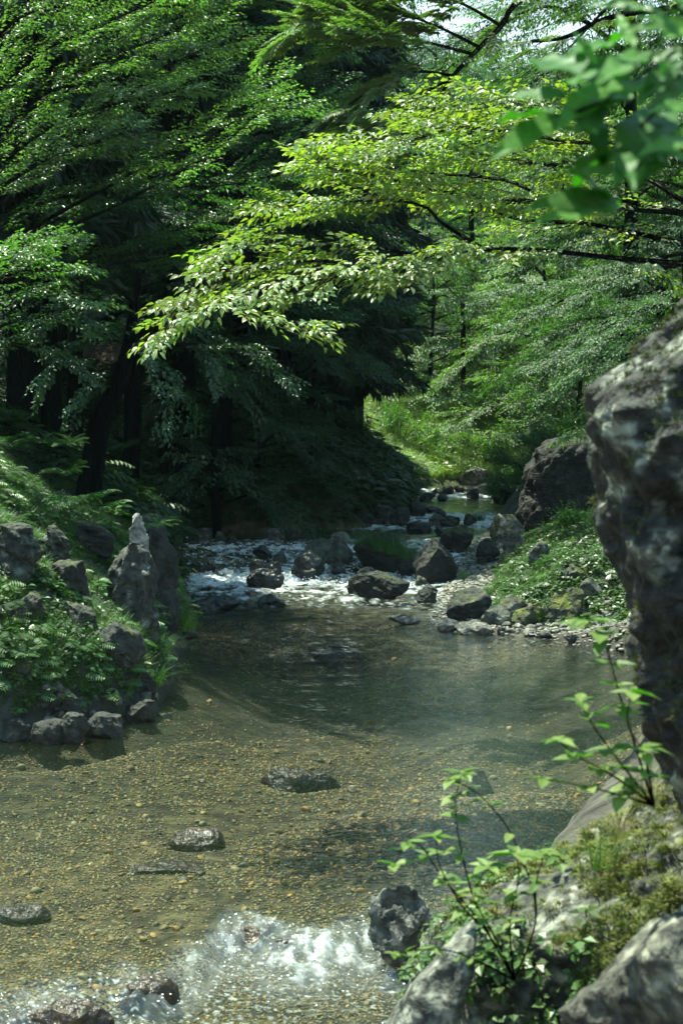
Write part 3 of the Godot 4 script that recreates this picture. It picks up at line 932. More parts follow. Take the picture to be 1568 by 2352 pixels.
	tag(log_, "bleached grey log lying among stones of the right bank", "log")

	# drowned and half-drowned stones in the near pool
	stone(588, 1748, 784, 1806, "flat dark brown rock just under the surface in mid pool", BROWN * 0.6, {"called": "boulder", "mat": M.wet_rock, "d": 12.6, "n": 20, "deep": 0.55, "pale": BROWN * 0.8, "cuts": 5, "top": -0.02})
	stone(384, 1886, 516, 1946, "red-brown rounded rock whose top just meets the water", BROWN, {"mat": M.wet_rock, "d": 10.6, "n": 18, "deep": 0.6, "pale": BROWN * 1.4, "cuts": 5, "top": 0.015})
	stone(292, 1930, 480, 2000, "drowned dark rock in front of the red-brown one", BROWN * 0.7, {"mat": M.wet_rock, "d": 10.0, "n": 18, "deep": 0.55, "cuts": 5, "top": -0.06})
	stone(-60, 2052, 118, 2098, "long drowned dark rock at the left edge of the pool", BROWN * 0.8, {"mat": M.wet_rock, "d": 9.1, "n": 16, "deep": 0.45, "cuts": 5, "top": -0.02})
	stone(500, 2080, 650, 2150, "rusty brown wet boulder over which the chute breaks", BROWN * 1.4, {"mat": M.wet_rock, "n": 22, "d": 8.75, "pale": BROWN * 2.2, "cuts": 5, "top": -0.03, "ry": 0.13, "deep": 0.9})
	stone(620, 2110, 720, 2160, "low wet brown rock right of the chute's rusty boulder", BROWN, {"mat": M.wet_rock, "n": 16, "d": 8.6, "cuts": 5, "top": -0.06, "ry": 0.12})
	stone(262, 2188, 410, 2300, "dark brown rounded rock on the lip of the chute", BROWN * 0.8, {"mat": M.wet_rock, "n": 22, "d": 7.9, "cuts": 5, "top": -0.02, "ry": 0.14})
	stone(-40, 2268, 262, 2340, "long brown flat rock on the lip at the bottom left", BROWN, {"mat": M.wet_rock, "n": 24, "d": 7.55, "deep": 0.35, "cuts": 5, "top": 0.0, "ry": 0.14})
	stone(1072, 1700, 1140, 1722, "small drowned stone in the shade of the right pool", DARK, {"d": 13.0, "drowned": 1, "mat": M.wet_rock, "top": -0.12})
	stone(690, 1462, 830, 1490, "drowned flat rock below the glittering riffle", DARK, {"d": 19.6, "drowned": 1, "mat": M.wet_rock, "deep": 0.5, "top": -0.05})
	stone(846, 2030, 1012, 2176, "rough grey and white boulder rising from water beside the bank", GREY * 1.2, {"n": 40, "d": 8.3, "rough": 0.17, "strata": 0.08, "lay": Vector3(0.6, 1, 0.3), "cuts": 12, "pale": PALE * 1.7, "tall": 0.62, "deep": 0.7, "tilt": -0.2})

	# loose stones of the gravel bar, each a thing
	rng.seed = 61
	var kinds := []
	for i in 4:
		kinds.append(rock_mesh(720 + i, Vector3(0.5, 0.22, 0.38), 5, Color(0.25, 0.24, 0.205) * [1.0, 0.6, 1.3, 0.85][i], {"cuts": 9, "rough": 0.05, "strata": 0.02}))
		rng.seed = 61
	for i in 70:
		var u := ru(1060, 1410)
		var v := 1446.0 + 0.09 * (u - 1060) + ru(-14, 10) - 22.0 * pow(rng.randf(), 2.0)
		var d := 3.0 * F / (v - 950.0)
		var p := ground_at((u - 784.0) / F * d, d)
		if p.y < -0.05: continue
		var s := ru(0.1, 0.24)
		var o := mesh_node("shingle_stone", kinds[i % 4], M.rock)
		o.position = p + Vector3(0, s * 0.08, 0)
		o.rotation = Vector3(ru(-0.25, 0.25), ru(0, TAU), ru(-0.25, 0.25))
		o.scale = Vector3.ONE * s
		tag(o, "loose flat stone on the pale gravel bar below the mossy rocks", "stone", "loose stones of the gravel bar")

	for i in 60:
		var d := ru(13.3, 15.2)
		var x := ru(-3.5, -1.6)
		var q := sample(inland, x, d)
		if q < -0.12 or q > 0.4: continue
		var s := ru(0.08, 0.22)
		var o := mesh_node("shore_stone", kinds[i % 4], M.rock)
		o.position = ground_at(x, d) + Vector3(0, s * 0.02, 0)
		o.rotation = Vector3(ru(-0.5, 0.5), ru(0, TAU), ru(-0.5, 0.5))
		o.scale = Vector3(s, s * ru(0.9, 1.8), s)
		tag(o, "loose angular stone at the water's edge below the left bank", "stone", "loose stones below the left bank")

	# ------------- left bank: crags
	var lay := Vector3(0.5, 1.0, 0.25)
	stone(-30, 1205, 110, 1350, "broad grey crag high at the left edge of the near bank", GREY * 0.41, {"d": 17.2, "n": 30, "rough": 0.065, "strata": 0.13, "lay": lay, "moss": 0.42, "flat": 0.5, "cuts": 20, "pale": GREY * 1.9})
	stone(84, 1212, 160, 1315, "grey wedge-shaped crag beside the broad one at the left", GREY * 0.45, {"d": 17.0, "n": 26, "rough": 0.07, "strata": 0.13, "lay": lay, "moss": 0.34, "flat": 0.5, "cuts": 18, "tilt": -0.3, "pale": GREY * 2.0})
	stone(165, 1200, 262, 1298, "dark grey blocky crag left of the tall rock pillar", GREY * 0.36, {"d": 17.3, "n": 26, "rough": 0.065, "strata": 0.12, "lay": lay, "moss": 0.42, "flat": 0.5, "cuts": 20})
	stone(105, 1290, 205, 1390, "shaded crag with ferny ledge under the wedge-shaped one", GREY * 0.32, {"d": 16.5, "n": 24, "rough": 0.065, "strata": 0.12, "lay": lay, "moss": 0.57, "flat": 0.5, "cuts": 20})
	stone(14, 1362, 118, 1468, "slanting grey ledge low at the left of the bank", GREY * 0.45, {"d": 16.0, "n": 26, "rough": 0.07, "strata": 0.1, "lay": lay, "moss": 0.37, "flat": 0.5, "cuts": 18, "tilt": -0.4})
	stone(130, 1392, 232, 1478, "slanting grey ledge in the middle of the near bank", GREY * 0.41, {"d": 15.8, "n": 24, "rough": 0.07, "strata": 0.1, "lay": lay, "moss": 0.47, "flat": 0.5, "cuts": 18, "tilt": -0.45})
	stone(205, 1432, 330, 1545, "broken grey ledge running down to the foot of pillar", GREY * 0.38, {"d": 15.5, "n": 26, "rough": 0.065, "strata": 0.1, "lay": lay, "moss": 0.47, "flat": 0.5, "cuts": 18, "tilt": -0.5})
	stone(300, 1540, 360, 1612, "dark overhung rock above the water at the bank's corner", DARK, {"d": 15.0, "n": 18, "moss": 0.62})
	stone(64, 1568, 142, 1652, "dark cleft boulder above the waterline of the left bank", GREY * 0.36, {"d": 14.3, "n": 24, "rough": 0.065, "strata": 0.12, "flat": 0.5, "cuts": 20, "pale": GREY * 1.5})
	stone(138, 1592, 182, 1660, "pale grey block right of the dark cleft boulder", GREY * 0.68, {"d": 14.2, "n": 18, "flat": 0.5, "cuts": 18})
	stone(176, 1600, 200, 1640, "small pale upright stone between waterline blocks", PALE, {"d": 14.1, "n": 12, "flat": 0.5, "cuts": 10})
	stone(238, 1588, 288, 1634, "pale grey angular block with a sunlit top, near the corner", PALE * 0.8, {"d": 14.6, "n": 18, "flat": 0.5, "cuts": 18, "pale": PALE * 1.5})
	stone(282, 1606, 362, 1656, "low layered rock at the tip of the left bank's waterline", GREY * 0.49, {"d": 14.2, "n": 22, "strata": 0.1, "flat": 0.5, "cuts": 10})
	stone(308, 1588, 348, 1622, "small sunlit pale rock above the layered tip", PALE * 0.8, {"d": 14.8, "n": 14, "flat": 0.5, "cuts": 10})
	stone(145, 1636, 206, 1704, "fluted grey rock at the water's edge under the pale block", GREY * 0.49, {"d": 13.7, "n": 20, "strata": 0.1, "flat": 0.6, "cuts": 8})
	stone(196, 1640, 300, 1692, "dark gravelly ledge at the waterline between two rocks", GREY * 0.34, {"d": 13.7, "n": 20, "flat": 0.55, "cuts": 9, "tall": 0.8})
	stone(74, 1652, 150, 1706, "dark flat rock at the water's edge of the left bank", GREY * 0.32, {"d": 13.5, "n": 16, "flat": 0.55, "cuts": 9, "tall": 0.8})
	stone(-30, 1648, 78, 1700, "mottled grey ledge at the water by the left frame edge", GREY * 0.49, {"d": 13.5, "n": 20, "flat": 0.55, "cuts": 9, "strata": 0.06})
	stone(30, 1510, 76, 1560, "small mossy stone in the bright greenery of left bank", GREY * 0.45, {"d": 14.9, "n": 12, "moss": 0.82})
	stone(225, 1362, 246, 1384, "small pale stone lying on the ledge left of pillar", PALE * 0.7, {"d": 16.0})
	stone(352, 1372, 402, 1440, "sunlit mossy rock behind the bright grass tuft", GREY * 0.54, {"d": 19.6, "n": 18, "moss": 0.92, "moss_col": Color(0.12, 0.15, 0.03)})
	stone(395, 1438, 455, 1462, "low grey rock under the bright grass tuft", GREY * 0.49, {"d": 19.4, "n": 14})
	# the tall pillar, its pale pinnacle and the dark face behind it
	var k := 16.6 / F
	var p := W(305, 1490, 16.2)
	var pillar := mesh_node("rock_pillar", crag_mesh(17, [[-1.1, -0.4, 0.36], [-0.5, -0.34, 0.32], [0.1, -0.3, 0.26], [0.5, -0.26, 0.24], [0.85, -0.24, 0.26], [1.08, -0.23, 0.25], [1.16, -0.21, 0.23]], 0.34, 80, GREY * 0.6, {"lay": Vector3(1, -0.22, 0.3), "strata": 0.075, "rough": 0.055, "n": 90, "pale": Color(0.2, 0.21, 0.185), "moss": 0.12}), M.rock)
	pillar.position = p
	tag(pillar, "tall fluted grey rock pillar at the corner of the left bank", "rock")
	var pin := mesh_node("rock_pinnacle", crag_mesh(19, [[-0.2, -0.12, 0.16], [0.1, -0.1, 0.13], [0.16, -0.085, 0.08], [0.34, -0.075, 0.07], [0.4, -0.06, 0.06]], 0.14, 40, Color(0.42, 0.41, 0.36), {"lay": Vector3(0.2, 1, 0.2), "strata": 0.04, "rough": 0.04, "n": 40, "pale": Color(0.6, 0.58, 0.52)}), M.rock)  # whitened rock: sunlight put into the colour of the pinnacle
	pin.position = W(318, 1258, 16.5)
	tag(pin, "slim rock pinnacle on top of the grey pillar, sunlight painted in as white", "rock")
	var face := mesh_node("cliff", crag_mesh(23, [[-0.4, -0.32, 0.28], [0.3, -0.3, 0.26], [0.9, -0.28, 0.2], [1.3, -0.24, 0.1], [1.5, -0.16, 0.02]], 0.9, 60, DARK, {"lay": Vector3(1, -0.2, 0.3), "strata": 0.08, "rough": 0.08, "n": 44, "moss": 0.3}), M.rock)
	face.position = W(362, 1440, 19.0)
	tag(face, "dark overgrown rock face behind the pillar, dropping to the water", "rock")

# ------------------------------------------------------------------ small plants
func build_small_plants() -> void:
	# grass tufts: (u, v of the foot, distance, size, which mesh)
	var tufts := [grass_mesh(31, 150, 0.42, 0.34, 0.009, 0.95), grass_mesh(32, 110, 0.36, 0.22, 0.008, 1.25), grass_mesh(33, 70, 0.3, 0.16, 0.007, 0.6)]
	var spots := [
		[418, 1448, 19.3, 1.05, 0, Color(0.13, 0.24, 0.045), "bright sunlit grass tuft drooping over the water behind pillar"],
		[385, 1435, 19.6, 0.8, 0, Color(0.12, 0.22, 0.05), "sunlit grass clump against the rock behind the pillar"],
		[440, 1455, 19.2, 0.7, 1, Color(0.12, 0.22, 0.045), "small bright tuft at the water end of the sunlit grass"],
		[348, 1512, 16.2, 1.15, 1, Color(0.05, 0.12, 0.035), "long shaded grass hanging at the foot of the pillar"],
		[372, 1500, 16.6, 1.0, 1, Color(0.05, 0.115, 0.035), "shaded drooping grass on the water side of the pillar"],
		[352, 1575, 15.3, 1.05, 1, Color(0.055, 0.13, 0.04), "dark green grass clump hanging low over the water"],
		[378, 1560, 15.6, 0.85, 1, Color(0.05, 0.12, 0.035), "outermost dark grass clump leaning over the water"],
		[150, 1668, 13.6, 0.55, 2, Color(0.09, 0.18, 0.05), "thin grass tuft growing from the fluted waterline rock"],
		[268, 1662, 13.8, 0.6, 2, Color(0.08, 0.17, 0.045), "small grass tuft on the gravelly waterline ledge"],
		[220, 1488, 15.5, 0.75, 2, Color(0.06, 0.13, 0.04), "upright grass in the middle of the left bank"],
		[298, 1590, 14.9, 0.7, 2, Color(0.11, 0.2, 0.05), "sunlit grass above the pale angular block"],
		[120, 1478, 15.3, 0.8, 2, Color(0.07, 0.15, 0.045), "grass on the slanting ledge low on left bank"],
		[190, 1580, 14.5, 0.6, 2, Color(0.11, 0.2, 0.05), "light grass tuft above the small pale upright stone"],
		[840, 1262, 27.0, 1.3, 0, Color(0.06, 0.15, 0.045), "long grass on the left end of the boulder mound"],
		[872, 1264, 26.9, 1.35, 0, Color(0.06, 0.16, 0.045), "long grass left of the middle of boulder mound"],
		[905, 1272, 26.7, 1.3, 0, Color(0.06, 0.15, 0.04), "long grass right of the middle of boulder mound"],
		[935, 1282, 26.5, 1.1, 0, Color(0.055, 0.14, 0.04), "long grass drooping from the right end of boulder mound"],
		[825, 1258, 27.6, 1.0, 1, Color(0.06, 0.14, 0.04), "short grass behind the left end of the boulder mound"],
		[1062, 1332, 24.5, 0.9, 2, Color(0.12, 0.24, 0.06), "bright grass sprout beside the shingle path"],
		[1052, 1408, 20.8, 0.85, 1, Color(0.06, 0.13, 0.035), "grass hanging from the corner boulder of right bank"],
		[1190, 1425, 20.4, 0.7, 1, Color(0.09, 0.18, 0.05), "grass under the low mossy hummock"],
		[1230, 1432, 20.2, 0.7, 1, Color(0.1, 0.19, 0.05), "grass at the foot of the sunlit mossy boulder"],
		[1100, 1196, 34.0, 1.2, 1, Color(0.06, 0.13, 0.04), "grass at the right edge of upper reach"],
		[1130, 1136, 44.0, 1.6, 1, Color(0.07, 0.16, 0.04), "grass on the low rock by the far green pool"],
		[1160, 1138, 43.5, 1.5, 1, Color(0.08, 0.17, 0.045), "grass at the right end of the far green pool"],
	]
	for s in spots:
		var col: Color = s[5]  # lighter for sunlit tufts, darker for shaded ones: light put into the colour
		var key := "grass %s" % col.to_html()
		if not M.has(key):
			M[key] = M.grass.duplicate()
			M[key].albedo_color = col.linear_to_srgb()
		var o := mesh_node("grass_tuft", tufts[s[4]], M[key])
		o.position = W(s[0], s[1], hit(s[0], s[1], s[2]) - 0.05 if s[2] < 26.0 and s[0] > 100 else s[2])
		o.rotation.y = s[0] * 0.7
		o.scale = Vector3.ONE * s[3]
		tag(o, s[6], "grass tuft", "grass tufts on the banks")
	# ferns
	rng.seed = 12
	var frond := frond_mesh(13, 0.5, 15)
	var ferns := [
		[92, 1010, 19.0, 0.9, 0, "fern with one tall upright frond on the skyline of left bank"],
		[165, 1012, 20.0, 0.8, 1, "sunlit pale fern standing alone before the dark trunks"],
		[30, 1020, 18.6, 1.0, 0, "wide fern at the top left corner of the near bank"],
		[10, 1080, 18.0, 1.0, 0, "shaded fern at the left edge below the skyline fern"],
		[150, 1080, 18.4, 0.9, 1, "sunlit fern frond cluster above the great fern"],
		[190, 1150, 17.6, 1.35, 2, "great bright green fern on the shoulder of the near bank"],
		[125, 1140, 17.8, 1.1, 0, "dark fern directly left of the great bright fern"],
		[235, 1165, 17.6, 1.0, 1, "sunlit fern right of the great bright fern"],
		[60, 1150, 17.6, 1.0, 0, "shaded fern above the broad grey crag"],
		[20, 1200, 17.0, 0.9, 0, "shaded fern in front of the broad grey crag's top"],
		[110, 1205, 17.0, 0.7, 0, "small fern above the wedge-shaped crag"],
		[8, 1385, 15.6, 0.8, 0, "small fern on the slanting ledge at the left edge"],
		[12, 1450, 15.2, 0.9, 2, "bright fern at the left edge above the greenery"],
		[52, 1500, 15.0, 0.7, 2, "small bright fern in the lower left greenery"],
		[160, 1370, 16.0, 0.6, 0, "small fern beneath the shaded crag"],
		[285, 1020, 24.0, 1.0, 0, "dim fern in the shade behind the leaning trunk"],
		[540, 1010, 33.0, 1.6, 2, "sunlit fern on the crest of the dark far bank"],
		[585, 1030, 32.0, 1.4, 1, "pale sunlit fern on the slope of the dark far bank"],
		[430, 1080, 33.0, 1.6, 0, "dim fern low on the dark far bank near the rapids' left end"],
		[660, 1090, 34.5, 1.7, 0, "dim fern in the middle of the dark far bank's slope"],
		[760, 1120, 35.0, 1.6, 2, "fern hanging over the dark boulders of the far bank"],
		[700, 1020, 36.0, 1.7, 2, "fern on the crest below the twin slim trunks"],
		[480, 1130, 32.6, 1.4, 2, "fern above the pale wedge-shaped stone's neighbours"],
		[850, 1090, 38.0, 1.6, 2, "fern on the dark bank near the upper reach"],
		[470, 1235, 30.0, 1.0, 0, "fern over the pale wedge-shaped stone"],
		[360, 1200, 18.2, 0.9, 2, "fern on the dark rock face behind the pinnacle"],
		[1285, 1290, 25.0, 1.0, 2, "fern on the leafy slope of the right bank"],
		[1180, 1352, 22.4, 0.8, 2, "fern behind the grey log"],
	]
	var ferncol := [Color(0.03, 0.075, 0.025), Color(0.1, 0.18, 0.045), Color(0.05, 0.125, 0.03)]  # shaded, sunlit and in-between ferns: the light is painted into these colours
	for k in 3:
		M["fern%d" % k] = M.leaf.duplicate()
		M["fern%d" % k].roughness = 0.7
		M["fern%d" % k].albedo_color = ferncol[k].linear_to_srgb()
	for f in ferns:
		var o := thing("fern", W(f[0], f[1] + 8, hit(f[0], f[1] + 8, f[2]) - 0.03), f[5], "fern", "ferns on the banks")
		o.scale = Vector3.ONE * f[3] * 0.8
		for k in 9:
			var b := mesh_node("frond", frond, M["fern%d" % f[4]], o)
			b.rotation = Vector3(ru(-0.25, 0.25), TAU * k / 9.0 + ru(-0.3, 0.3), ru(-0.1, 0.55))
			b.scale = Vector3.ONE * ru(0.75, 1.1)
	# ground cover: nobody could count it
	var kinds := [plant_mesh(41, 10, 0.06, 0.042, 0.016), plant_mesh(42, 10, 0.1, 0.055, 0.022), grass_mesh(43, 18, 0.16, 0.12, 0.005, 0.9), frond_mesh(44, 0.22, 9)]
	var xf := [[], [], [], []]
	var col := [[], [], [], []]
	rng.seed = 5
	for i in 60000:       # near left bank
		var d := ru(13.3, 24.0)
		var x := ru(-6.5, -1.7)
		if sample(inland, x, d) < 0.12: continue
		var clump := broad.get_noise_2d(x * 30.0, d * 30.0)
		if clump < (-0.12 if d > 15.8 else -0.4) and rng.randf() < 0.93: continue
		scatter(xf, col, x, d, ru(0.5, 1.3), Color(0.06, 0.135, 0.045).lerp(Color(0.13, 0.22, 0.07), clampf(clump * 1.6 + 0.3, 0, 1)), [0, 2, 1, 2, 0, 1, 3, 2][rng.randi() % 8])
	cover("ground_plants", kinds, xf, col, "low leafy plants and grass covering the near left bank")
	xf = [[], [], [], []]
	col = [[], [], [], []]
	for i in 60000:       # far left bank under the trees
		var d := ru(24.0, 50.0)
		var x := ru(-13.0, 3.0)
		var q := sample(inland, x, d)
		if q < 0.05 or q > 5.5 or x > (-1.0 if d < 32.5 else 2.6): continue
		scatter(xf, col, x, d, ru(1.2, 2.4) * (1.0 if rng.randf() < 0.8 else 2.0), Color(0.028, 0.06, 0.022).lerp(Color(0.06, 0.1, 0.035), rng.randf() * rng.randf()), [0, 1, 1, 3][rng.randi() % 4])
	cover("undergrowth", kinds, xf, col, "dark undergrowth covering the bank beneath the trees on the left")
	xf = [[], [], [], []]
	col = [[], [], [], []]
	for i in 26000:       # right bank
		var d := ru(18.5, 36.0)
		var x := ru(1.2, 8.0)
		var q := sample(inland, x, d)
		if q < 0.7 + 0.4 * broad.get_noise_2d(x * 9.0, d * 9.0): continue
		scatter(xf, col, x, d, ru(0.6, 1.5), Color(0.05, 0.12, 0.035).lerp(Color(0.1, 0.18, 0.05), rng.randf()), [0, 1, 1, 2, 3][rng.randi() % 5])
	cover("bank_plants", kinds, xf, col, "leafy plants covering the slope of the right bank")
	xf = [[], [], [], []]
	col = [[], [], [], []]
	for i in 26000:       # sunlit far bank
		var d := ru(48.0, 66.0)
		var x := ru(-1.0, 13.0)
		var q := sample(inland, x, d)
		if q < 0.2 or q > 11.0 or sample(heights, x, d) < level(d): continue
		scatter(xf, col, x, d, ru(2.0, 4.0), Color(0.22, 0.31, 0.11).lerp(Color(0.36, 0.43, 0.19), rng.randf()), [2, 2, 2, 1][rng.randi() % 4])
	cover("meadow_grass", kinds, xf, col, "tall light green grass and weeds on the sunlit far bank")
	# single large-leaved plants of the left bank
	var places := [[222, 1362, 16.2, 1.0, "broad-leaved plant with the largest leaves, left of pillar"], [265, 1335, 16.4, 0.75, "broad-leaved plant close against the pillar's left side"], [130, 1350, 16.2, 0.6, "drooping broad-leaved plant below the shaded crag"], [60, 1355, 16.0, 0.55, "small broad-leaved plant on the slanting ledge"], [225, 1225, 17.0, 0.7, "leafy sprig above the blocky crag"], [280, 1175, 17.2, 0.9, "sunlit leafy plant beside the white pinnacle"], [255, 1180, 17.3, 0.9, "sunlit leafy bush left of the white pinnacle"]]
	var big := unit_leaf(0.34, 0.2, 0.25)
	M.big_leaf = M.leaf.duplicate()
	M.big_leaf.albedo_color = Color(0.07, 0.16, 0.04).linear_to_srgb()
	for s in places:
		var o := thing("broad_leaved_plant", W(s[0], s[1] + 20, hit(s[0], s[1] + 20, s[2]) - 0.05), s[4], "plant", "broad-leaved plants of the left bank")
		o.scale = Vector3.ONE * s[3]
		var st := begin()
		tube(st, PackedVector3Array([Vector3(0, -0.05, 0), Vector3(0.01, 0.12, 0), Vector3(0.03, 0.24, 0.01)]), PackedFloat32Array([0.006, 0.005, 0.003]), 5, Color(0.06, 0.09, 0.03))
		mesh_node("stem", st.commit(), M.pebbles, o)
		for k in 9:
			var a := k * 2.4 + ru(-0.3, 0.3)
			var b := mesh_node("leaf", big, M.big_leaf, o)
			b.transform = Transform3D(facing(Vector3(cos(a), ru(-0.25, 0.3), sin(a)), Vector3(ru(-0.3, 0.3), 1, ru(-0.3, 0.3))).scaled(Vector3.ONE * ru(0.11, 0.19)), Vector3(0.03, 0.06 + k * 0.022, 0))
	# fallen needles, twigs and dead fern under the trees
	xf = []
	col = []
	var stick := BoxMesh.new()
	stick.size = Vector3(0.22, 0.006, 0.009)
	for i in 9000:
		var d := ru(20.0, 46.0)
		var x := ru(-14.0, 1.5)
		var q := sample(inland, x, d)
		if q < 2.5 or q > 12.0: continue
		xf.append(Transform3D(facing(Vector3(ru(-1, 1), ru(-0.3, 0.3), ru(-1, 1)), slope_at(x, d)), ground_at(x, d) + Vector3(0, 0.015, 0)) * Transform3D(Basis().scaled(Vector3.ONE * ru(0.5, 2.2)), Vector3.ZERO))
		col.append(tint(Color(0.16, 0.105, 0.06), 0.4))
	tag(multi("forest_litter", stick, M.pebbles, xf, col), "brown needles and fallen twigs on the floor of the left wood", "litter")

func scatter(xf: Array, col: Array, x: float, d: float, s: float, c: Color, k: int) -> void:
	var n := slope_at(x, d).lerp(Vector3.UP, 0.5)
	var a := ru(0, TAU)
	xf[k].append(Transform3D(facing(Vector3(cos(a), 0, sin(a)), n).scaled(Vector3.ONE * s), ground_at(x, d) - Vector3(0, 0.012, 0)))
	col[k].append(tint(c, 0.28))

func cover(called: String, kinds: Array, xf: Array, col: Array, label: String) -> void:
	var root := thing(called, Vector3.ZERO, label, "ground cover")
	root.set_meta("kind", "stuff")
	for k in kinds.size():
		if xf[k].size():
			multi(["leaf_rosettes", "leafy_stems", "grass_blades", "fern_fronds"][k], kinds[k], M.grass if k == 2 else M.leaf, xf[k], col[k], root)

# ------------------------------------------------------------------ trees
var twigs := []       # 0-1 broad leaves near, 2-3 broad leaves far, 4 flat conifer fronds, 5 cedar bunches

func fresh() -> Dictionary:
	var t := {"st": begin(), "xf": [], "col": [], "single": []}
	for i in 6:
		t.xf.append([])
		t.col.append([])
	return t

func put_twig(t: Dictionary, k: int, at: Vector3, dir: Vector3, s: float, col: Color) -> void:
	var b := facing(dir, Vector3(ru(-0.5, 0.5), 1, ru(-0.5, 0.5)))
	t.xf[k].append(Transform3D(b.scaled(Vector3.ONE * s), at))
	col = col.lerp(Color(col.g * 0.72, col.g * 0.76, col.g * 0.68), 0.2)
	t.col[k].append(tint(col * (1.38 if k < 5 else 1.0), 0.22))

# one bough: a limb along pts, side branches to both sides in layers, leafy twigs along them
func bough(t: Dictionary, pts: Array, r0: float, r1: float, width: float, o: Dictionary) -> void:
	var path := smooth_path(pts, o.get("step", 0.13))
	var n := path.size()
	var radii := PackedFloat32Array()
	for i in n: radii.append(lerpf(r0, r1, pow(float(i) / n, 0.8)))
	var wood: Color = o.get("wood", Color(0.06, 0.05, 0.042))
	tube(t.st, path, radii, 8 if r0 > 0.03 else 5, wood, 0.25)
	var from: float = o.get("from", 0.3)
	var ts: float = o.get("ts", 1.0)
	var kinds: Array = o.get("kinds", [0, 1])
	var k0 := ru(0.8, 1.2)
	var col: Color = o.col * k0
	var every: int = o.get("every", 2)
	var droop: float = o.get("droop", 0.12)
	var singles: float = o.get("singles", 2.0)
	var side := 1.0
	for i in range(int(n * from), n, every):
		var f := float(i) / n
		var tangent: Vector3 = (path[mini(i + 1, n - 1)] - path[maxi(i - 1, 0)]).normalized()
		var across := tangent.cross(Vector3.UP).normalized()
		side = -side
		var ln := width * (0.25 + 0.75 * sin(PI * clampf((f - from) / (1.0 - from) * 0.86 + 0.1, 0.0, 1.0))) * ru(0.65, 1.2)
		var dir: Vector3 = (across * side * ru(0.5, 1.0) + tangent * ru(0.5, 0.9) + Vector3.UP * ru(-0.12, 0.22)).normalized()
		var m := maxi(2, int(ln / (0.16 * ts)))
		var shade := ru(0.8, 1.2)
		var sp := PackedVector3Array()
		var sr := PackedFloat32Array()
		for k in m + 1:
			var g := float(k) / m
			sp.append(path[i] + dir * ln * g + Vector3.DOWN * droop * ln * g * g + Vector3(ru(-1, 1), ru(-1, 1), ru(-1, 1)) * 0.02 * ts)
			sr.append(maxf(o.get("thin", 0.0025), lerpf(minf(radii[i] * 0.5, 0.014 * ts), 0.0025, g)))
		tube(t.st, sp, sr, 3, wood)
		for k in range(1, m + 1):
			var g := float(k) / m
			for s2 in [1.0, -1.0]:
				if rng.randf() > o.get("fill", 0.85): continue
				var d2: Vector3 = (dir * ru(0.4, 1.0) + across.rotated(Vector3.UP, ru(-0.4, 0.4)) * s2 * ru(0.3, 0.9) * (0.5 + side * 0.0) + tangent * 0.2 + Vector3.UP * ru(-0.3, 0.15)).normalized()
				if f > singles and t.single.size() < 40:
					t.single.append([sp[k], d2])
				else:
					put_twig(t, kinds[rng.randi() % kinds.size()], sp[k], d2, ts * ru(0.75, 1.2), col * shade)
		put_twig(t, kinds[0], sp[m], dir, ts, col * shade)
	put_twig(t, kinds[0], path[n - 1], path[n - 1] - path[n - 2], ts, col)

func finish(t: Dictionary, root: Node3D, leafmat: StandardMaterial3D) -> void:
	var w := mesh_node("trunk", t.st.commit(), M.bark, root)
	w.position = -root.position
	for k in 6:
		if t.xf[k].size():
			var c := multi("crown" if k < 4 else "needles", twigs[k], leafmat, t.xf[k], t.col[k], root)
			c.position = -root.position

func trunk(t: Dictionary, pts: Array, r0: float, r1: float, wood := Color(0.05, 0.042, 0.036)) -> PackedVector3Array:
	var path := smooth_path(pts, 0.3)
	var radii := PackedFloat32Array()
	for i in path.size():
		var f := float(i) / (path.size() - 1)
		radii.append(lerpf(r0, r1, f) * (1.0 + 0.5 * pow(maxf(0.0, 1.0 - f * 14.0), 2.0)))
	tube(t.st, path, radii, 14, wood, 0.22)
	return path

# a whole broadleaved tree: boughs in layers up a trunk
func tree(called: String, label: String, base: Vector3, h: float, r: float, o: Dictionary) -> Node3D:
	rng.seed = o.get("seed", 1)
	var root := thing(called, base, label, "tree", o.get("group", "broadleaved trees along the stream"))
	var t := fresh()
	var lean: Vector3 = o.get("lean", Vector3.ZERO)
	var path := trunk(t, [base - Vector3(0, 0.3, 0), base + Vector3(ru(-0.15, 0.15), h * 0.33, ru(-0.15, 0.15)) + lean * 0.3, base + Vector3(ru(-0.3, 0.3), h * 0.66, ru(-0.3, 0.3)) + lean * 0.7, base + Vector3(0, h, 0) + lean], h * 0.017 * o.get("thick", 1.0), 0.02)
	var nb: int = o.get("boughs", 14)
	var low: float = o.get("low", 0.3)
	var az := ru(0, TAU)
	for i in nb:
		var f := lerpf(low, 0.98, float(i) / (nb - 1))
		var p := path[clampi(int(f * (path.size() - 1)), 0, path.size() - 1)]
		az += 2.4 + ru(-0.4, 0.4)
		var ln := r * (1.0 - 0.62 * pow((f - low) / (1.0 - low), 1.6)) * ru(0.8, 1.15)
		var dir := Vector3(cos(az), 0, sin(az))
		if o.has("toward"): dir = (dir + o.toward * 0.7).normalized()
		var up: float = o.get("up", 0.25)
		bough(t, [p, p + dir * ln * 0.45 + Vector3(0, ln * up, 0), p + dir * ln + Vector3(0, ln * (up - ru(0.1, 0.4)), 0)], h * 0.006, 0.006, ln * 0.5, {"col": o.col, "ts": o.get("ts", 1.0), "kinds": o.get("kinds", [2, 3]), "step": 0.2 * o.get("ts", 1.0), "fill": o.get("fill", 0.85), "every": 1, "from": 0.2})
	finish(t, root, o.get("leaf", M.soft_leaf))
	return root

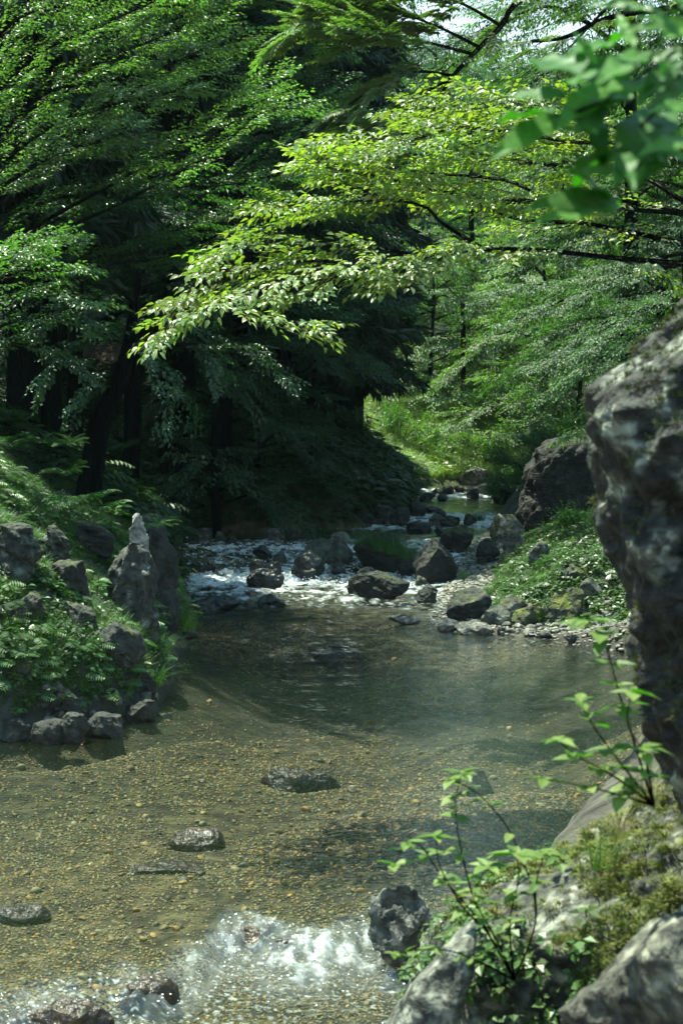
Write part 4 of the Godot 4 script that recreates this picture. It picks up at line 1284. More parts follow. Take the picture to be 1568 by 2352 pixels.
func conifer(called: String, label: String, base: Vector3, h: float, r: float, o: Dictionary) -> Node3D:
	rng.seed = o.get("seed", 1)
	var root := thing(called, base, label, "tree", o.get("group", "dark cedars on the left hillside"))
	var t := fresh()
	var path := trunk(t, [base - Vector3(0, 0.4, 0), base + Vector3(ru(-0.1, 0.1), h * 0.5, ru(-0.1, 0.1)), base + Vector3(0, h, 0)], o.get("thick", h * 0.014), 0.02, Color(0.048, 0.036, 0.03))
	var y: float = o.get("low", 0.3) * h
	var col: Color = o.get("col", Color(0.022, 0.05, 0.022))
	var ts: float = o.get("ts", 1.9)
	while y < h:
		var f := y / h
		var p := path[clampi(int(f * (path.size() - 1)), 0, path.size() - 1)]
		var a := ru(0, TAU)
		var nb := 5
		for i in nb:
			a += TAU / nb + ru(-0.4, 0.4)
			var ln := r * pow(1.05 - f, 0.6) * ru(0.6, 1.1)
			var dir := Vector3(cos(a), 0, sin(a))
			var bp := PackedVector3Array()
			for k in 5: bp.append(p + dir * ln * k / 4.0 + Vector3.DOWN * ln * (0.05 * k + 0.25 * pow(k / 4.0, 2.0) - 0.3 * pow(k / 4.0, 4.0)))
			tube(t.st, bp, PackedFloat32Array([0.03, 0.025, 0.018, 0.012, 0.006]), 4, Color(0.05, 0.04, 0.032))
			var m := maxi(3, int(ln / 0.16))
			for k in m:
				var g := (k + 0.7) / m
				var q := bp[int(g * 3.99)].lerp(bp[int(g * 3.99) + 1], g * 3.99 - int(g * 3.99))
				var dd := (dir * ru(0.2, 1.0) + Vector3(ru(-0.9, 0.9), ru(-0.9, 0.1), ru(-0.9, 0.9))).normalized()
				put_twig(t, o.get("kind", 5), q + Vector3(ru(-0.15, 0.15), ru(-0.2, 0.05), ru(-0.15, 0.15)), dd, ts * ru(0.7, 1.2), col)
		y += o.get("gap", 0.55)
	finish(t, root, M.needle)
	return root

func P(list: Array) -> Array:        # [[u, v, d], ...] to places
	var out := []
	for q in list: out.append(W(q[0], q[1], q[2]))
	return out

func build_trees() -> void:
	twigs = [twig_mesh(201, 12, 0.34, 0.066, 0.0165, true, 0.08), twig_mesh(202, 11, 0.29, 0.072, 0.018, true, 0.12), twig_mesh(203, 15, 0.46, 0.09, 0.023, false), twig_mesh(204, 13, 0.42, 0.1, 0.026, false), feather_mesh(205, 44, 0.42, 0.1), cedar_mesh(206, 46)]
	M.needle = M.leaf.duplicate()
	M.needle.backlight = Color(0.3, 0.5, 0.15)
	M.needle.roughness = 0.6
	M.soft_leaf = M.leaf.duplicate()
	M.soft_leaf.roughness = 0.55
	M.sun_leaf = M.leaf.duplicate()
	M.sun_leaf.backlight = Color(0.9, 1.0, 0.35)

	# the cherry whose boughs reach over the pool from the right
	rng.seed = 300
	var base := ground_at(4.0, 13.4)
	var root := thing("cherry_tree", base, "cherry tree whose sunlit yellow-green boughs reach over pool from the right", "tree")
	var t := fresh()
	trunk(t, [base - Vector3(0, 0.3, 0), Vector3(3.75, 2.6, -13.2), W(1740, 610, 12.9), Vector3(3.7, 6.4, -13.0), Vector3(4.2, 9.0, -13.4)], 0.24, 0.08, Color(0.1, 0.09, 0.08))
	var bark := Color(0.4, 0.37, 0.32)
	var dim := Color(0.06, 0.052, 0.045)
	var lime := Color(0.225, 0.29, 0.095)
	var c := {"col": lime, "wood": bark, "from": 0.36, "every": 1, "fill": 0.66, "singles": 0.55, "thin": 0.004}
	bough(t, P([[1740, 622, 12.8], [1568, 606, 12.4], [1400, 592, 12.1], [1250, 576, 11.9], [1110, 573, 11.8], [960, 583, 11.6], [800, 603, 11.4], [650, 640, 11.2], [530, 685, 11.05], [440, 722, 10.95], [395, 745, 10.9]]), 0.03, 0.005, 0.42, c)
	var c2 := c.duplicate()
	c2.singles = 2.0
	c2.from = 0.15
	bough(t, P([[940, 585, 11.6], [830, 565, 11.7], [700, 560, 11.8], [610, 558, 11.8], [530, 578, 11.75]]), 0.018, 0.004, 0.42, c2)
	bough(t, P([[800, 603, 11.4], [690, 600, 11.5], [580, 618, 11.5], [500, 650, 11.45], [440, 672, 11.4]]), 0.016, 0.004, 0.4, c2)
	bough(t, P([[820, 603, 11.4], [770, 632, 11.3], [735, 648, 11.2], [700, 668, 11.2]]), 0.01, 0.004, 0.25, c2)
	bough(t, P([[520, 690, 11.05], [560, 715, 11.0], [620, 735, 10.9], [680, 738, 10.8]]), 0.01, 0.004, 0.3, c2)
	bough(t, P([[1040, 578, 11.7], [980, 612, 11.6], [900, 640, 11.5]]), 0.012, 0.004, 0.28, c2)
	c2.from = 0.42
	bough(t, P([[1110, 573, 11.8], [1040, 530, 11.8], [1005, 505, 11.8], [980, 478, 11.9], [920, 462, 12.0], [830, 462, 12.0], [740, 468, 12.0], [655, 474, 12.0]]), 0.02, 0.004, 0.45, c2)
	c2.from = 0.3
	bough(t, P([[1740, 520, 13.0], [1568, 492, 12.9], [1420, 480, 12.8], [1250, 464, 12.7], [1080, 452, 12.6], [950, 425, 12.5], [840, 400, 12.4], [745, 384, 12.4]]), 0.03, 0.005, 0.6, c2)
	bough(t, P([[1740, 540, 13.2], [1568, 462, 12.9], [1480, 410, 12.7], [1350, 385, 12.6], [1200, 372, 12.6], [1050, 345, 12.5], [900, 322, 12.4], [785, 318, 12.4]]), 0.028, 0.005, 0.65, c2)
	bough(t, P([[1740, 480, 13.2], [1568, 330, 13.1], [1400, 290, 13.0], [1250, 262, 12.9], [1100, 240, 12.8], [960, 252, 12.8]]), 0.024, 0.005, 0.6, c2)
	bough(t, P([[1740, 470, 12.6], [1500, 345, 12.3], [1300, 325, 12.2], [1150, 300, 12.1], [1020, 300, 12.0], [900, 345, 12.0]]), 0.03, 0.005, 0.55, c2)
	bough(t, P([[1250, 464, 12.7], [1180, 420, 12.6], [1080, 405, 12.5], [960, 395, 12.4], [860, 372, 12.4]]), 0.02, 0.005, 0.5, c2)
	bough(t, P([[1400, 592, 12.1], [1460, 610, 12.0], [1520, 640, 11.9], [1560, 660, 11.9]]), 0.008, 0.003, 0.2, c2)
	c2.wood = dim
	c2.fill = 0.1
	bough(t, P([[1740, 600, 13.4], [1568, 560, 13.2], [1440, 532, 13.1], [1330, 512, 13.0], [1190, 504, 13.0], [1100, 470, 12.9]]), 0.036, 0.01, 0.3, c2)
	bough(t, P([[1740, 540, 13.6], [1480, 470, 13.4], [1300, 462, 13.3], [1090, 465, 13.2], [960, 440, 13.1]]), 0.04, 0.008, 0.3, c2)
	c2.fill = 0.35
	for q in [[1500, -200], [1150, -250], [1900, -500], [1300, -420]]:     # the top of the tree, above the frame
		bough(t, [Vector3(3.9, 7.0, -13.2), W(lerpf(1740, q[0], 0.5), q[1] * 0.6, 13.2), W(q[0], q[1], 13.0)], 0.04, 0.005, 0.9, c2)
	var shapes := []
	for i in 3:
		rng.seed = 310 + i
		var ls := begin()
		leaf(ls, Transform3D(), 0.068, 0.017, [0.2, 0.45, 0.1][i], [0.12, 0.28, 0.2][i], Color(1, 1, 1) * [1.0, 0.8, 1.15][i])
		shapes.append(ls.commit())
	M.cherry_leaf = M.sun_leaf.duplicate()
	M.cherry_leaf.albedo_color = (lime.lerp(Color(lime.g * 0.72, lime.g * 0.76, lime.g * 0.68), 0.2) * 1.35).linear_to_srgb()
	for s in t.single:
		for i in 7:
			var f := (i + 0.6) / 7.0
			var b := facing(s[1], Vector3.UP)
			var side := 1.0 if i % 2 else -1.0
			var yaw := side * ru(0.6, 1.1) * (1.0 - 0.8 * pow(f, 4.0))
			var o := mesh_node("leaf", shapes[i % 3], M.cherry_leaf, root)
			var dir: Vector3 = b * Vector3(cos(yaw), ru(-0.25, 0.15), sin(yaw))
			o.transform = Transform3D(facing(dir, Vector3(ru(-0.35, 0.35), 1, ru(-0.35, 0.35))), s[0] + s[1] * 0.3 * f - root.position)
	finish(t, root, M.sun_leaf)

	# the layered tree of the upper left
	rng.seed = 320
	base = ground_at(-6.3, 22.0)
	root = thing("broadleaf_tree", base, "tree at upper left with layered boughs, their glossy leaves sunlit from above", "tree")
	t = fresh()
	trunk(t, [base - Vector3(0, 0.4, 0), base + Vector3(0.1, 2.0, 0), W(-150, 600, 22.2), W(-170, 300, 22.4), W(-150, -100, 22.5)], 0.22, 0.08)
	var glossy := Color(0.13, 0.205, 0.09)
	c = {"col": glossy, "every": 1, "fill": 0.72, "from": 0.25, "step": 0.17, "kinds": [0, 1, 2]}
	for q in [
		[[[-150, 560], [0, 440], [150, 320], [300, 200], [430, 130], [530, 88]], 1.0, 22.0], [[[-150, 500], [0, 310], [120, 200], [260, 130], [380, 80], [470, 30]], 1.1, 22.6],
		[[[-150, 440], [-20, 230], [80, 130], [200, 70], [320, 20], [420, -30]], 1.1, 23.2], [[[-150, 520], [0, 380], [120, 290], [260, 240], [400, 210], [510, 180]], 0.9, 21.4],
		[[[-150, 600], [-40, 470], [80, 380], [200, 330], [310, 300]], 0.9, 21.0], [[[-150, 420], [-60, 180], [20, 60], [120, 10], [220, -40]], 1.0, 22.0]]:
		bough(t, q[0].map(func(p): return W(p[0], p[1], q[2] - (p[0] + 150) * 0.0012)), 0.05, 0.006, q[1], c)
	c.from = 0.55
	c.fill = 0.6
	for q in [[[[-150, 660], [100, 510], [300, 400], [450, 300], [550, 225], [635, 178]], 0.75, 22.6], [[[-150, 660], [120, 540], [330, 440], [500, 340], [600, 260], [690, 250]], 0.75, 23.0]]:
		bough(t, q[0].map(func(p): return W(p[0], p[1], q[2])), 0.045, 0.006, q[1], c)
	c.col = Color(0.05, 0.115, 0.035)  # lower boughs of the same tree, shade painted into the leaf colour
	c.from = 0.3
	c.fill = 0.5
	for q in [[[[-150, 640], [0, 560], [200, 480], [400, 440], [560, 420], [690, 402]], 0.9, 23.4], [[[-150, 700], [100, 620], [300, 560], [480, 500], [620, 455]], 0.9, 24.0], [[[-150, 620], [0, 520], [120, 460], [260, 410], [330, 360]], 0.7, 22.4], [[[-150, 720], [60, 660], [240, 610], [380, 590], [520, 540]], 0.8, 24.4]]:
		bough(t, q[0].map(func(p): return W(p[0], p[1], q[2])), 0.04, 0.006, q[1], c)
	c.fill = 0.85
	for q in [[[[-160, 100], [0, -90], [200, -240], [420, -340], [600, -400]], 1.3, 21.0], [[[-160, 0], [20, -230], [250, -400], [480, -500], [700, -560]], 1.4, 21.5], [[[-160, 60], [-20, -150], [150, -300], [330, -420]], 1.3, 20.4], [[[-160, 100], [60, -60], [260, -130], [450, -200], [640, -260]], 1.2, 20.6]]:
		bough(t, q[0].map(func(p): return W(p[0], p[1], q[2])), 0.05, 0.006, q[1], c)
	finish(t, root, M.leaf)

	# the lower tree at the left edge
	rng.seed = 330
	base = ground_at(-5.2, 19.0)
	root = thing("broadleaf_tree", base, "smaller tree at left edge with one bright sunlit clump of leaves", "tree")
	t = fresh()
	trunk(t, [base - Vector3(0, 0.4, 0), W(-140, 900, 19.2), W(-130, 700, 19.2), W(-140, 520, 19.3)], 0.13, 0.05)
	c = {"col": Color(0.105, 0.19, 0.06), "every": 1, "fill": 0.8, "from": 0.25, "step": 0.15}
	for q in [[[[-130, 700], [0, 610], [80, 570], [150, 552]], 0.55, 19.0], [[[-130, 760], [30, 680], [130, 680], [222, 690]], 0.5, 18.7], [[[-130, 640], [-20, 580], [40, 560], [100, 548]], 0.5, 19.4], [[[-130, 720], [0, 640], [70, 620], [150, 610]], 0.55, 18.4], [[[-130, 700], [-30, 620], [30, 590], [60, 580]], 0.5, 18.0]]:
		bough(t, q[0].map(func(p): return W(p[0], p[1], q[2])), 0.03, 0.005, q[1], c)
	c.col = Color(0.035, 0.085, 0.032)  # leaves below the bright clump, their shade put into a darker colour
	for q in [[[[-130, 820], [0, 750], [100, 730], [200, 745]], 0.6, 19.3], [[[-130, 840], [0, 790], [90, 800], [160, 830]], 0.6, 19.0]]:
		bough(t, q[0].map(func(p): return W(p[0], p[1], q[2])), 0.03, 0.005, q[1], c)
	finish(t, root, M.leaf)

	# dark understorey trees
	rng.seed = 340
	base = W(198, 1085, 23.0)
	root = thing("broadleaf_tree", base, "leaning dark tree whose shaded leaves hang in layers above the near bank", "tree")
	t = fresh()
	trunk(t, [base - Vector3(0, 0.5, 0), W(228, 980, 23.1), W(272, 880, 23.2), W(300, 780, 23.3), W(310, 700, 23.4)], 0.2, 0.09, Color(0.03, 0.026, 0.023))
	c = {"col": Color(0.035, 0.09, 0.036), "every": 1, "fill": 0.8, "from": 0.25, "step": 0.17, "kinds": [0, 1]}
	for q in [[[[310, 720], [250, 690], [170, 700], [110, 740]], 0.7, 23.0], [[[305, 760], [380, 740], [450, 770], [480, 830]], 0.7, 22.8], [[[300, 800], [350, 830], [390, 870], [400, 930]], 0.6, 22.4], [[[300, 790], [230, 780], [160, 800], [120, 850]], 0.7, 22.6], [[[310, 700], [330, 660], [380, 650], [430, 680]], 0.7, 23.6], [[[295, 810], [260, 840], [230, 870], [200, 910]], 0.6, 22.2], [[[300, 780], [300, 760], [310, 770], [330, 800]], 0.7, 22.0], [[[310, 700], [240, 640], [170, 640], [110, 660]], 0.8, 24.0]]:
		bough(t, q[0].map(func(p): return W(p[0], p[1], q[2])), 0.03, 0.005, q[1], c)
	finish(t, root, M.leaf)
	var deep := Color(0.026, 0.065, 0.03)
	var under := [
		[500, 1000, 31.0, 6.0, 2.0, "dark tree above the middle of the far left bank, drooping low"], [600, 985, 34.0, 6.5, 2.2, "dark tree right of the middle, behind the crest of far bank"],
		[660, 960, 38.0, 8.0, 2.4, "tall dim tree behind the crest near the twin slim trunks"], [420, 900, 40.0, 9.0, 3.0, "dim tree deep in the left wood behind the thickest trunk"],
		[150, 880, 36.0, 9.0, 3.0, "dim tree deep in the left wood behind the leaning trunk"], [560, 900, 46.0, 11.0, 3.2, "dark tree deep in wood above middle of the bank"], [20, 900, 34.0, 9.0, 3.0, "dim tree far back at the left frame edge"], [170, 990, 30.5, 11.0, 3.2, "dense dark tree behind the layered boughs, above the leaning trunk"], [508, 990, 33.5, 14.0, 3.9, "dense dark tree behind the half sunlit rising boughs"]]
	for i in under.size():
		var q: Array = under[i]
		var g := W(q[0], q[1], q[2])
		var b2 := ground_at(g.x, -g.z)
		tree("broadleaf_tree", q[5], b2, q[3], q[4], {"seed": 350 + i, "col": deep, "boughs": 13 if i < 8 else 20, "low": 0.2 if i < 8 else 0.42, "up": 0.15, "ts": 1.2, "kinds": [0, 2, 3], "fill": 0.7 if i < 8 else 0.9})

	# cedars of the left hillside
	var trunks := [[62, 27.0, 0.36, "thickest near cedar trunk at the left edge of the wood"], [118, 26.0, 0.2, "slimmer cedar trunk right of the thick one at left edge"], [408, 34.0, 0.42, "broad black cedar trunk in the middle of the left wood"], [352, 39.0, 0.3, "cedar trunk just left of the broad black one"], [470, 41.0, 0.26, "cedar trunk right of the broad black one"], [640, 43.0, 0.25, "cedar trunk left of the twin slim trunks"], [708, 40.0, 0.24, "left one of the twin slim cedar trunks above the bank"], [738, 41.0, 0.15, "right one of the twin slim trunks, edged with sunlight"], [790, 44.0, 0.3, "cedar with low black boughs right of the twin trunks"]]
	for i in trunks.size():
		var q: Array = trunks[i]
		var x: float = (q[0] - 784.0) / F * q[1]
		conifer("cedar_tree", q[3], ground_at(x, q[1]), 11.0 if i < 2 else 17.0 + (i * 7 % 5), 2.0, {"seed": 400 + i, "thick": q[2], "low": 0.42 if i < 8 else 0.12, "ts": 2.0})
	var curtain := [[780, 40.0, 0.24, 14.0, 1.7, "dark cedar whose drooping boughs curtain the left of the opening"], [818, 42.5, 0.3, 13.0, 1.6, "dark cedar behind the curtain one, nearest to the sunlit opening"], [730, 44.5, 0.14, 16.0, 2.0, "dark cedar left of the curtain one, boughs down to the bank"]]
	for i in curtain.size():
		var q: Array = curtain[i]
		var x: float = (q[0] - 784.0) / F * q[1]
		conifer("cedar_tree", q[5], ground_at(x, q[1]), q[3], q[4], {"seed": 420 + i, "thick": 0.2, "low": q[2], "ts": 1.8, "col": Color(0.026, 0.056, 0.024)})
	rng.seed = 440
	var far_spots := []
	for i in 16: far_spots.append([ru(-18.0, -7.0), ru(46.0, 66.0)])
	for i in far_spots.size():
		conifer("cedar_tree", "dark cedar standing among others deep in the left hillside wood", ground_at(far_spots[i][0], far_spots[i][1]), 16.0 + (i % 4) * 2.0, 2.6, {"seed": 450 + i, "thick": 0.22, "low": 0.2, "gap": 0.8, "ts": 2.6, "group": "cedars deep in the left wood"})

	# middle distance, left of the centre
	rng.seed = 500
	base = ground_at(-4.2, 29.5)
	root = thing("broadleaf_tree", base, "tree whose half sunlit boughs rise rightwards behind the cherry's tip", "tree")
	t = fresh()
	trunk(t, [base - Vector3(0, 0.4, 0), W(310, 820, 29.4), W(330, 600, 29.2), W(340, 400, 29.0), W(330, 150, 29.0)], 0.2, 0.07, Color(0.04, 0.035, 0.03))
	c = {"col": Color(0.095, 0.17, 0.07), "every": 1, "fill": 0.7, "from": 0.3, "step": 0.19, "kinds": [0, 1, 2], "ts": 1.1}
	for q in [[[[335, 600], [500, 500], [650, 420], [780, 370], [900, 330]], 1.1, 28.5], [[[338, 560], [480, 440], [620, 350], [760, 290], [900, 262]], 1.1, 29.0], [[[335, 640], [520, 560], [680, 500], [820, 470], [960, 450]], 1.0, 28.0], [[[340, 520], [460, 400], [580, 310], [680, 260], [770, 228]], 1.1, 29.6], [[[340, 480], [440, 340], [540, 250], [640, 190], [720, 150]], 1.1, 30.2], [[[335, 620], [520, 530], [720, 440], [880, 400], [1000, 400]], 1.0, 30.5], [[[340, 420], [460, 280], [560, 180], [650, 110], [720, 60]], 1.1, 31.0]]:
		bough(t, q[0].map(func(p): return W(p[0], p[1], q[2])), 0.045, 0.006, q[1], c)
	c.fill = 0.9
	for q in [[[[340, 300], [420, 110], [520, 10], [640, -60]], 1.4, 30.5], [[[340, 200], [300, 0], [240, -100], [170, -170]], 1.4, 31.0], [[[340, 200], [420, -40], [520, -140], [640, -200]], 1.5, 31.5], [[[330, 150], [350, -60], [400, -200], [480, -300]], 1.5, 32.0], [[[340, 260], [440, 60], [560, -20], [720, -60]], 1.3, 29.5]]:
		bough(t, q[0].map(func(p): return W(p[0], p[1], q[2])), 0.05, 0.006, q[1], c)
	c.fill = 0.7
	c.col = Color(0.035, 0.085, 0.033)  # dim low boughs of this tree: shade painted in as darker leaves
	for q in [[[[330, 700], [500, 650], [680, 610], [850, 600]], 1.1, 28.5], [[[330, 760], [480, 720], [620, 700], [760, 720]], 1.1, 28.0], [[[325, 800], [450, 790], [560, 810], [640, 860]], 1.0, 27.5], [[[330, 740], [560, 700], [760, 680], [920, 700]], 1.1, 30.5], [[[330, 800], [560, 780], [720, 790], [850, 840]], 1.0, 31.0]]:
		bough(t, q[0].map(func(p): return W(p[0], p[1], q[2])), 0.04, 0.006, q[1], c)
	finish(t, root, M.leaf)
	tree("broadleaf_tree", "dark green tree at top of frame, left of centre", ground_at(-3.2, 44.0), 18.0, 4.5, {"seed": 502, "col": Color(0.045, 0.11, 0.035), "boughs": 18, "low": 0.4, "ts": 1.5, "fill": 0.7})
	tree("broadleaf_tree", "dark tree rising behind the layered upper-left boughs", ground_at(-8.0, 38.0), 16.0, 4.5, {"seed": 503, "col": Color(0.035, 0.085, 0.03), "boughs": 16, "low": 0.35, "ts": 1.4, "fill": 0.7})
	tree("broadleaf_tree", "tall dark tree closing the wood at the upper left corner", ground_at(-11.0, 44.0), 20.0, 5.0, {"seed": 504, "col": Color(0.03, 0.075, 0.028), "boughs": 16, "low": 0.3, "ts": 1.6, "fill": 0.7})
	tree("broadleaf_tree", "dark tree between the cedar curtain and the top of the frame", ground_at(0.2, 47.0), 15.0, 3.6, {"seed": 505, "col": Color(0.04, 0.1, 0.034), "boughs": 16, "low": 0.4, "ts": 1.4, "fill": 0.7})

	# upper right: bent dark limb with feathery fronds, and the backlit tree behind it
	rng.seed = 520
	base = ground_at(5.6, 18.4)
	root = thing("cypress_tree", base, "tree with bent dark limb and feathery fronds at the top right", "tree")
	t = fresh()
	trunk(t, [base - Vector3(0, 0.4, 0), Vector3(5.5, 5.0, -18.4), Vector3(5.6, 9.0, -18.4), Vector3(5.6, 14.0, -18.5)], 0.26, 0.1)
	var frond := Color(0.14, 0.185, 0.075)
	c = {"col": frond, "kinds": [4], "every": 1, "fill": 0.75, "from": 0.25, "step": 0.14, "droop": 0.3}
	var none := {"col": frond, "kinds": [4], "every": 3, "fill": 0.1, "from": 0.3, "wood": Color(0.03, 0.026, 0.022)}
	bough(t, P([[1840, -260, 18.4], [1500, -160, 17.6], [1210, -10, 17.0], [1150, 60, 16.9], [1080, 130, 16.8], [1035, 180, 16.8], [1008, 225, 16.7], [990, 262, 16.7]]), 0.075, 0.02, 0.2, none)
	bough(t, P([[1840, -140, 18.4], [1600, 0, 18.2], [1400, 40, 18.0], [1300, 85, 17.9], [1220, 95, 17.8]]), 0.06, 0.02, 0.3, none)
	for q in [[[[1085, 125, 16.8], [990, 100, 16.7], [880, 75, 16.6], [760, 40, 16.5], [680, 62, 16.5]], 0.6], [[[1040, 175, 16.8], [950, 165, 16.7], [860, 205, 16.6], [800, 240, 16.6]], 0.5], [[[990, 260, 16.7], [910, 285, 16.6], [830, 310, 16.6], [780, 325, 16.5]], 0.45], [[[1150, 60, 16.9], [1050, 5, 17.0], [930, -20, 17.0], [800, -20, 17.0]], 0.6], [[[1030, 185, 16.8], [960, 220, 16.9], [900, 250, 16.9], [850, 270, 17.0]], 0.5], [[[1100, 110, 16.8], [1000, 60, 17.1], [880, 20, 17.2], [740, 0, 17.2]], 0.6]]:
		bough(t, P(q[0]), 0.022, 0.005, q[1], c)
	finish(t, root, M.soft_leaf)
	tree("broadleaf_tree", "backlit tree filling the top right behind the bent limb", ground_at(9.0, 30.0), 17.0, 6.0, {"seed": 531, "col": Color(0.075, 0.15, 0.04), "boughs": 20, "low": 0.5, "toward": Vector3(-0.9, 0, 0.2), "ts": 1.25, "kinds": [0, 2, 3], "fill": 0.42, "up": 0.12})
	tree("broadleaf_tree", "tree with thin foliage and sky gaps at the upper right", ground_at(7.5, 39.0), 15.5, 5.0, {"seed": 532, "col": Color(0.08, 0.155, 0.042), "boughs": 16, "low": 0.5, "ts": 1.3, "fill": 0.35, "toward": Vector3(-0.5, 0, 0)})

	# right side, middle height: long boughs sloping down to the left
	rng.seed = 540
	base = ground_at(6.9, 26.0)
	root = thing("broadleaf_tree", base, "tree with long boughs sloping down leftwards above the dark cliff", "tree")
	t = fresh()
	trunk(t, [base - Vector3(0, 0.4, 0), W(1690, 900, 26.0), W(1680, 650, 26.0), W(1700, 400, 26.2)], 0.2, 0.08)
	c = {"col": Color(0.09, 0.165, 0.065), "every": 1, "fill": 0.75, "from": 0.25, "step": 0.15, "kinds": [2, 3, 0], "ts": 0.85}
	for q in [[[[1680, 640], [1520, 680], [1390, 740], [1290, 800], [1220, 835]], 1.0, 25.5], [[[1680, 690], [1500, 750], [1400, 810], [1320, 860], [1270, 890]], 0.9, 25.0], [[[1680, 590], [1450, 630], [1320, 680], [1240, 710], [1180, 735]], 1.0, 26.5], [[[1680, 560], [1480, 600], [1330, 640], [1200, 660], [1120, 690]], 1.2, 27.5], [[[1680, 740], [1540, 790], [1440, 850], [1380, 900]], 0.8, 25.0], [[[1680, 800], [1500, 900], [1400, 960], [1330, 990]], 0.8, 27.0], [[[1680, 700], [1520, 700], [1420, 740], [1340, 790]], 0.9, 24.5]]:
		bough(t, q[0].map(func(p): return W(p[0], p[1], q[2])), 0.05, 0.006, q[1], c)
	finish(t, root, M.soft_leaf)
	var rights := [
		[8.6, 36.0, 10.0, 3.8, Color(0.06, 0.13, 0.04), "tree with dense mid green crown behind the sloping boughs"], [7.4, 33.0, 5.0, 2.0, Color(0.05, 0.12, 0.035), "low leafy tree on top of the dark cliff"],
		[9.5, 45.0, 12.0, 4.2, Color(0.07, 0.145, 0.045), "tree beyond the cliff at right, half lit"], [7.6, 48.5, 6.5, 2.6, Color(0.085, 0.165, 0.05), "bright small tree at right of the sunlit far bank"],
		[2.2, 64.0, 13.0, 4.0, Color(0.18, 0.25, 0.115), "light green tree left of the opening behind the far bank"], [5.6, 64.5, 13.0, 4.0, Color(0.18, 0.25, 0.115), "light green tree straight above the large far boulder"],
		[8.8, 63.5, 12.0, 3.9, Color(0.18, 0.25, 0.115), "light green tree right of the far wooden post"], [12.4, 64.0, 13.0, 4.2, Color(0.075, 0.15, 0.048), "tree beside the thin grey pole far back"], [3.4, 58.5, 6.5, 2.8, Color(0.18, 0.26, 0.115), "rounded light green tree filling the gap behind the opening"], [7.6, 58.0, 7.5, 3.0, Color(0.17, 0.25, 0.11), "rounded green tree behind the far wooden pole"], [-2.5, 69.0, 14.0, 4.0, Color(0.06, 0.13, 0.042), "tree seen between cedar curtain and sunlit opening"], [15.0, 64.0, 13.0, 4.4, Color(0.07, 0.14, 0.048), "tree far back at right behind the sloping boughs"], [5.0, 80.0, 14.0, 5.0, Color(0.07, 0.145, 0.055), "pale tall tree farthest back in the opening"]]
	for i in rights.size():
		var q: Array = rights[i]
		tree("broadleaf_tree", q[5], ground_at(q[0], q[1]), q[2], q[3], {"seed": 560 + i, "col": q[4], "boughs": 15 if q[1] < 50.0 else 22, "low": 0.3 if q[1] < 50.0 else 0.07, "ts": 1.25 if q[1] < 50.0 else 1.6, "fill": 0.7, "up": 0.12})

	var ranks := ["first", "second", "third", "fourth", "fifth", "sixth", "seventh", "eighth", "ninth", "tenth"]
	for i in 10:
		rng.seed = 590 + i
		var d := 49.0 + (i * 5 % 14)
		var x := 7.0 + i * 1.35
		tree("broadleaf_tree", "pale green tree on the right slope, %s in the row counted from the opening" % ranks[i], ground_at(x, d + 3.0), 9.0 + (i * 3 % 5) * 1.1, 3.6, {"seed": 590 + i, "col": Color(0.17, 0.235, 0.11), "boughs": 17, "low": 0.15, "ts": 1.5, "fill": 0.75, "up": 0.12, "group": "pale trees on the right slope"})

	# bushes of the far bank and below the right-hand trees
	var bushes := [[915, 975, 53.0, 1.7, Color(0.085, 0.17, 0.05), "rounded green bush at left of the sunlit far bank"], [1000, 1030, 53.0, 1.4, Color(0.11, 0.19, 0.06), "pale leafy bush in the middle of the far bank"], [1070, 1020, 54.0, 1.2, Color(0.13, 0.21, 0.065), "light bush above the large far boulder"], [880, 1060, 51.0, 1.0, Color(0.12, 0.19, 0.065), "low weedy bush at the left end of the far bank"], [1130, 1040, 52.0, 1.3, Color(0.1, 0.18, 0.05), "green bush right of the large far boulder"], [1220, 980, 38.0, 1.3, Color(0.055, 0.125, 0.035), "dark bush on the left edge of the cliff top"], [1300, 990, 34.0, 1.2, Color(0.05, 0.115, 0.035), "dark bush hanging over the cliff"], [1180, 1050, 40.0, 0.9, Color(0.075, 0.16, 0.042), "small leafy bush at the cliff's left foot"], [1340, 1210, 26.0, 0.8, Color(0.05, 0.12, 0.04), "glossy bush on the right bank beside near boulder"]]
	for i in bushes.size():
		var q: Array = bushes[i]
		rng.seed = 600 + i
		var p := W(q[0], q[1], q[2])
		p = Vector3(p.x, minf(p.y - q[3] * 0.6, ground_at(p.x, q[2]).y + 0.2), p.z)
		var o := thing("bush", p, q[5], "bush", "bushes on the banks")
		var b := fresh()
		for k in 34:
			var a := ru(0, TAU)
			var e := ru(0.15, 1.45)
			var d := Vector3(cos(a) * cos(e), sin(e), sin(a) * cos(e))
			var pts := PackedVector3Array([p, p + d * q[3] * 0.5, p + d * q[3] * ru(0.7, 1.05) + Vector3(0, -0.05, 0)])
			tube(b.st, pts, PackedFloat32Array([0.016, 0.01, 0.004]), 4, Color(0.06, 0.05, 0.04))
			for m in 9:
				put_twig(b, [2, 3, 0][m % 3], pts[1].lerp(pts[2], ru(0.0, 1.0)), d + Vector3(ru(-1, 1), ru(-0.7, 0.5), ru(-1, 1)), 0.45 + 0.35 * q[3] * ru(0.7, 1.2), q[4])
		var w := mesh_node("stem", b.st.commit(), M.bark, o)
		w.position = -p
		for k in 4:
			if b.xf[k].size(): multi("foliage", twigs[k], M.leaf, b.xf[k], b.col[k], o).position = -p

	# post and pole beyond the far bank
	var st := begin()
	var f0 := W(1063, 1003, 56.0)
	tube(st, PackedVector3Array([f0 - Vector3(0, 0.3, 0), f0 + Vector3(0, 1.5, 0), f0 + Vector3(-0.03, 5.0, 0)]), PackedFloat32Array([0.11, 0.1, 0.09]), 10, Color(0.13, 0.12, 0.1), 0.1)
